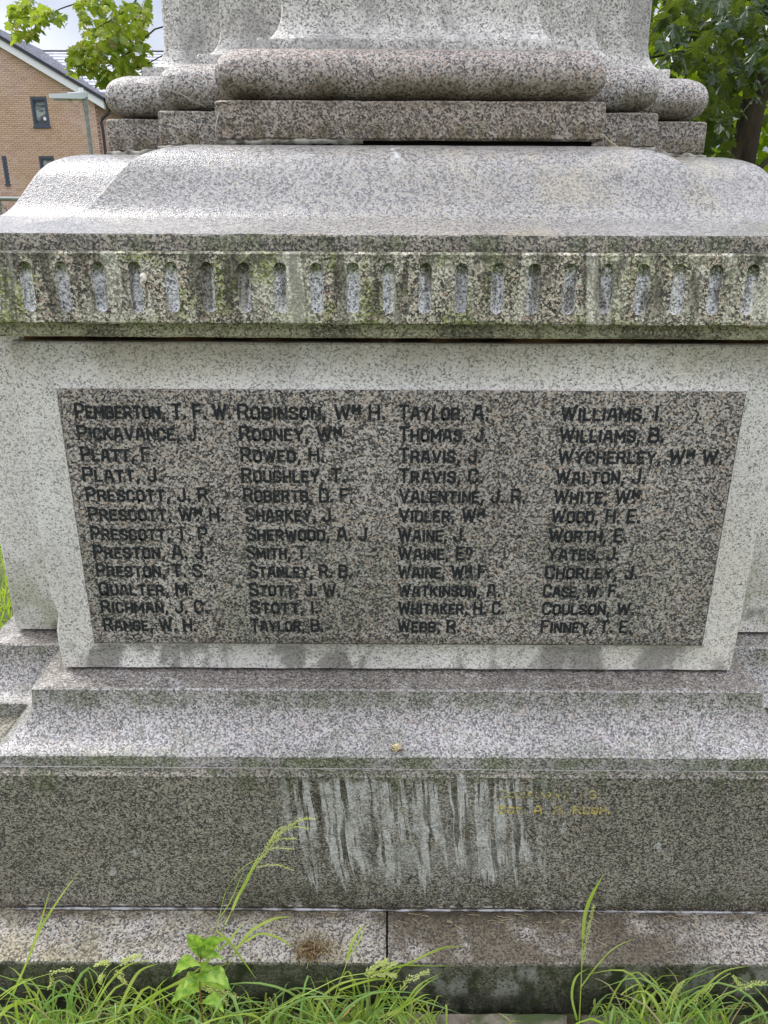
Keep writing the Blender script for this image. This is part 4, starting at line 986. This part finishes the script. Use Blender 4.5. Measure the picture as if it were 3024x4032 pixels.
m.add(vs, [(i*4+j, i*4+(j+1) % 4, (i+1)*4+(j+1) % 4, (i+1)*4+j) for i in range(len(prof)-1) for j in range(4)]+[(3, 2, 1, 0), tuple(len(vs)-4+j for j in range(4))])
m.build('lamp_head', m_lh, e, 30)
m = MB(); m.box(xL+.08, at(275, 380, LD).x, yl-.11, yl+.11, lampz(394)-.012, lampz(394)+.012); m.build('lamp_lens', m_lg, e)
m = MB()
va = at(270, 368, LD).x; vb = at(342, 362, LD).x
m.add([(va, yl-.07, lampz(371)), (vb, yl-.05, lampz(370)), (vb, yl+.05, lampz(370)), (va, yl+.07, lampz(371)), (va, yl-.05, lampz(366)), (vb, yl-.04, lampz(361)), (vb, yl+.04, lampz(361)), (va, yl+.05, lampz(366))], [(0, 1, 5, 4), (1, 2, 6, 5), (2, 3, 7, 6), (3, 0, 4, 7), (4, 5, 6, 7), (0, 3, 2, 1)]); m.build('head_cover', m_lh, e, 30)
m = MB(); sx_ = at(319, 350, LD).x; m.tube([(sx_, yl, lampz(364)), (sx_, yl, lampz(346))], .045, 10); m.build('light_sensor', m_wh, e, 50)
for i in range(5):
    m = MB(); x = at(240+i*9, 370, LD).x; m.tube([(x, yl, lampz(372)), (x-.03, yl, lampz(372)+.05)], .004, 4); m.build('bird_spike', m_lh, e)
# ------------------------------------------------------------------ railing
FD = 9.0; z_ = at(30, 783, FD).z; yf = FD-2.37
e = empty('railing', (at(0, 783, FD).x, yf, 0), 'green grey metal railing with a curved brace beyond the left shoulder of the memorial', 'railing')
x_r = at(600, 783, FD).x; x_l = at(-1500, 783, FD).x
m = MB(); m.tube([(x_l, yf, z_), (x_r, yf, z_)], .021, 8); m.build('top_rail', m_lp, e, 50)
m = MB(); m.tube([(x_l, yf, .4), (x_r, yf, .4)], .018, 8); m.build('bottom_rail', m_lp, e, 50)
x = at(0, 783, FD).x-.02
while x > x_l: 
    m = MB(); m.tube([(x, yf, -.1), (x, yf, z_)], .022, 8); m.build('post', m_lp, e, 50)
    m = MB(); m.tube(curve([(x, yf, z_-.02), (x+.05, yf-.0, z_-.09), (x+.075, yf, z_-.22), (x+.075, yf, .4)], 12), .007, 6); m.build('brace', m_lp, e, 50)
    x -= 1.1
# ------------------------------------------------------------------ trees
ML = []
for a, r_ in ((90, .30), (60, .12), (40, .48), (33, .34), (20, .22), (0, .22), (-20, .58), (-35, .40), (-50, .30), (-62, .42), (-75, .52), (-90, .72)):
    pass
half_ = [(.0, -.12), (.16, -.16), (.30, -.06), (.26, .06), (.50, .10), (.42, .20), (.54, .34), (.30, .34), (.22, .40), (.30, .58), (.16, .56), (.10, .66), (.0, .90)]
outl = half_+[(-x, y) for x, y in half_[-2:0:-1]]
def leafmesh(name, s, mat, simple=False):
    o = outl if not simple else [outl[i] for i in (0, 2, 4, 6, 8, 9, 12, 15, 16, 18, 20, 22)]
    m = MB(); vs = [(0, .12*s, 0)]+[(x*s, y*s, -abs(x)*s*.35-max(0, y-.3)**2*s*.5+(.05*s if i % 2 else 0)) for i, (x, y) in enumerate(o)]
    m.add(vs, [(0, i+1, (i+1) % len(o)+1) for i in range(len(o))])
    me = m.mesh(name); me.materials.append(mat); return me, vs, m.f
def leafmatx(p, droop=.9, s=1.0):
    az = rng(0, 2*math.pi); d = Vector((math.cos(az), math.sin(az), -droop*rng(.3, 1.6))).normalized()   # tip direction
    up_ = Vector((rng(-.5, .5), rng(-.5, .5), 1)).normalized(); nx_ = d.cross(up_).normalized(); nz_ = nx_.cross(d)
    k_ = s*rng(.7, 1.2)
    m4 = Matrix((nx_*k_, d*k_, nz_*k_)).transposed().to_4x4(); m4.translation = p; return m4
def crown(root, pts, size, mat, keep, droop=.9, name='crown'):
    me, vs, fs = leafmesh('leaf', size, mat); _, vs2, fs2 = leafmesh('tmp', size, mat, True); mb = MB(); bpy.data.meshes.remove(_)
    inv = Matrix.Translation(-root.location)
    for i, p in enumerate(pts):
        m4 = leafmatx(Vector(p), droop)
        if i < keep:
            o = bpy.data.objects.new('leaf', me); col.objects.link(o); o.parent = root; o.matrix_local = inv @ m4
        else:
            b = len(mb.v); mb.v += [tuple(m4 @ Vector(v)) for v in vs2]; mb.f += [tuple(q+b for q in f) for f in fs2]; mb.mi += [0]*len(fs2)
    if mb.v: tag(mb.build(name, mat, root), kind='stuff')
# left tree, trunk hidden behind the column
TD = 11.5; tb = at(1050, 300, TD+1.5)
e = empty('sycamore_tree', (tb.x, tb.y, 0), 'sycamore with bright yellow green leaves hanging above the brick building at left', 'tree')
m = MB(); m.tube([(tb.x, tb.y, -.1), (tb.x+.02, tb.y, 2), (tb.x+.1, tb.y, 4), (tb.x, tb.y, 7.5)], [.22, .18, .15, .07], 10); m.build('trunk', m_bark, e, 60)
def P3(px, py, d): return at(px, py, d)
twigs = [[(tb.x, tb.y, 2.9), P3(700, 120, TD+.5), P3(520, 200, TD), P3(400, 270, TD), P3(300, 260, TD-.3)],
         [(tb.x, tb.y, 3.3), P3(800, -60, TD+.5), P3(420, -10, TD), P3(265, 25, TD-.3), P3(180, 60, TD-.4), P3(80, 70, TD-.5)],
         [(tb.x, tb.y, 2.8), P3(760, 220, TD+.8), P3(560, 260, TD+.3), P3(470, 300, TD)],
         [(tb.x, tb.y, 3.4), P3(700, -90, TD+.3), P3(500, 40, TD+.2), P3(400, 100, TD), P3(320, 150, TD)],
         [(tb.x, tb.y, 3.8), P3(800, -300, TD), P3(450, -280, TD-.5), P3(150, -200, TD-.5), P3(-50, -100, TD-.5)],
         [(tb.x, tb.y, 3.4), P3(1500, -300, TD+1), P3(1900, -200, TD+1)]]
for tw in twigs:
    c_ = curve(tw, 20); m = MB(); m.tube(c_, [.012*(1-i/len(c_))+.003 for i in range(len(c_))], 6); m.build('branch', m_twig, e, 60)
pts = []
def blob(px, py, rx_, ry_, d, rd, k):
    for _ in range(int(k*1.7)):
        a = rng(0, 6.283); r = random.random()**.5; pts.append(at(px+math.cos(a)*r*rx_, py+math.sin(a)*r*ry_, d+rng(-rd, rd)))
for b in ((110, 45, 75, 55, TD-.4, .5, 40), (60, 110, 26, 48, TD-.4, .3, 16), (170, 55, 70, 32, TD-.4, .4, 22), (120, 110, 30, 40, TD-.4, .3, 12), (225, 62, 32, 18, TD-.4, .3, 8),
          (430, 60, 130, 75, TD+.2, .7, 80), (400, 170, 100, 60, TD, .6, 55), (330, 215, 68, 38, TD-.2, .4, 32), (300, 195, 35, 20, TD-.2, .3, 8), (480, 160, 80, 70, TD+.2, .6, 50), (420, 265, 90, 45, TD-.1, .4, 42),
          (520, 250, 60, 60, TD+.4, .5, 30), (300, 262, 30, 30, TD-.2, .3, 9), (440, 305, 60, 28, TD, .3, 22), (480, 325, 40, 20, TD, .3, 10), (555, 70, 35, 95, TD+.3, .5, 34), (570, 230, 25, 60, TD+.3, .4, 16), (350, 5, 60, 25, TD, .4, 16)): blob(*b)
random.shuffle(pts); vis_n = len(pts)
for _ in range(2600):
    a = rng(0, 6.283); r = random.random()**.4*3.4; z = rng(-2.2, 2.6); p = Vector((tb.x+math.cos(a)*r, tb.y+math.sin(a)*r*.7, 5.7+z*(1-.12*r)))
    q = p-CAM; px = 1512+FPX*q.dot(_RR)/q.dot(_F); py = 2016-FPX*q.dot(_UU)/q.dot(_F)
    if py > -60 and px < 700: continue
    pts.append(p)
pts_all = pts; crown(e, pts_all, .125, m_maple, 300)
m = MB()
for _ in range(260):
    c_ = random.choice(pts[:vis_n])
    for q in range(5): p_ = c_+Vector((rng(-.05, .05), rng(-.05, .05), rng(-.08, .03))); d_ = Vector((rng(-1, 1), rng(-1, 1), rng(-1, .2))).normalized()*.022; s_ = Vector((d_.z, 0, -d_.x))*.35; m.add([p_, p_+d_*.5+s_, p_+d_, p_+d_*.5-s_], [(0, 1, 2, 3)])
n = N('seed_clusters'); m_key = n.done((.50, .33, .14), .6, .3); tag(m.build('seed_clusters', m_key, e), kind='stuff')
# right tree
RD = 8.5; tr_ = at(2915, 640, RD); tx, ty = tr_.x+.0, tr_.y
e = empty('shaded_tree', (tx, ty, 0), 'dark trunked sycamore in deep shade close behind the right side of the memorial', 'tree')
m = MB(); m.tube([(tx-.02, ty, -.1), (tx, ty, 1.5), (tx+.03, ty, 2.6), (tx+.12, ty, 3.6), (tx+.05, ty, 6)], [.17, .132, .118, .10, .05], 12); m.build('trunk', m_bark, e, 60)
for tw in ([(tx+.03, ty, 1.9), (tx+.35, ty, 2.25), (tx+.9, ty+.2, 2.7)], [(tx+.03, ty, 1.65), (tx+.4, ty-.1, 1.95), (tx+1.1, ty-.1, 2.5)], [(tx+.08, ty, 1.45), (tx+.5, ty+.1, 1.75), (tx+1.3, ty+.2, 2.4)],
           [(tx, ty, 2.9), (tx-.5, ty-.2, 3.1), (tx-1.2, ty-.3, 3.0)], [(tx, ty, 3.3), (tx+.3, ty-.6, 3.6), (tx+.2, ty-1.4, 3.5)], [(tx, ty, 2.6), (tx-.4, ty+.3, 2.9), (tx-.9, ty+.6, 2.8)], [(tx-.05, ty, 1.5), (tx-.4, ty+.2, 1.95), (tx-.6, ty+.3, 2.6)]):
    c_ = curve(tw, 12); m = MB(); m.tube(c_, [.03*(1-i/len(c_))+.006 for i in range(len(c_))], 6); m.build('branch', m_bark, e, 60)
pts = []
for _ in range(330): # the leaves that show
    px, py = rng(2600, 3060), rng(-20, 560)*random.random()**.35; 
    if px > 2820 and py > 330 and random.random() < .75: continue
    pts.append(at(px, py, rng(6.2, 8.2)))
for _ in range(120): pts.append(at(rng(2640, 2900), rng(300, 640), rng(7.5, 9.0)))
for _ in range(3800):
    a = rng(0, 6.283); r = random.random()**.45*2.9; z = rng(-1.6, 3.0); pts.append((tx+math.cos(a)*r, ty+.6+math.sin(a)*r, 4.3+z))
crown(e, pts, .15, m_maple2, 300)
# more trees beyond, one crown each
spec = [(2560, 15, 'leafy tree glimpsed between the column and the dark trunk', .5), (2800, 13.5, 'sunlit yellow green tree directly behind the dark trunk', .2), (3080, 14.5, 'sunlit tree at the right edge beyond the dark trunk', .3)]
me, vs2, fs2 = leafmesh('tmp2', .20, m_far, True)
for px, d, lab, o_ in spec:
    b = at(px, 853, d); e = empty('background_tree', (b.x, b.y, 0), lab, 'tree', 'trees beyond the dark trunk'); mb = MB()
    m = MB(); m.tube([(b.x, b.y, -.1), (b.x+.1, b.y, 3), (b.x, b.y, 6)], [.16, .12, .05], 8); m.build('trunk', m_bark, e, 60)
    for _ in range(3300):
        a = rng(0, 6.283); r = random.random()**.5*2.3; p = Vector((b.x+math.cos(a)*r, b.y+math.sin(a)*r*.8, rng(.3, 7.5))); 
        if noise.noise(p*.9) < -.28: continue
        m4 = leafmatx(p, .7); k_ = len(mb.v); mb.v += [tuple(m4 @ Vector(v)) for v in vs2]; mb.f += [tuple(q+k_ for q in f) for f in fs2]; mb.mi += [0]*len(fs2)
    tag(mb.build('crown', m_far, e), kind='stuff')
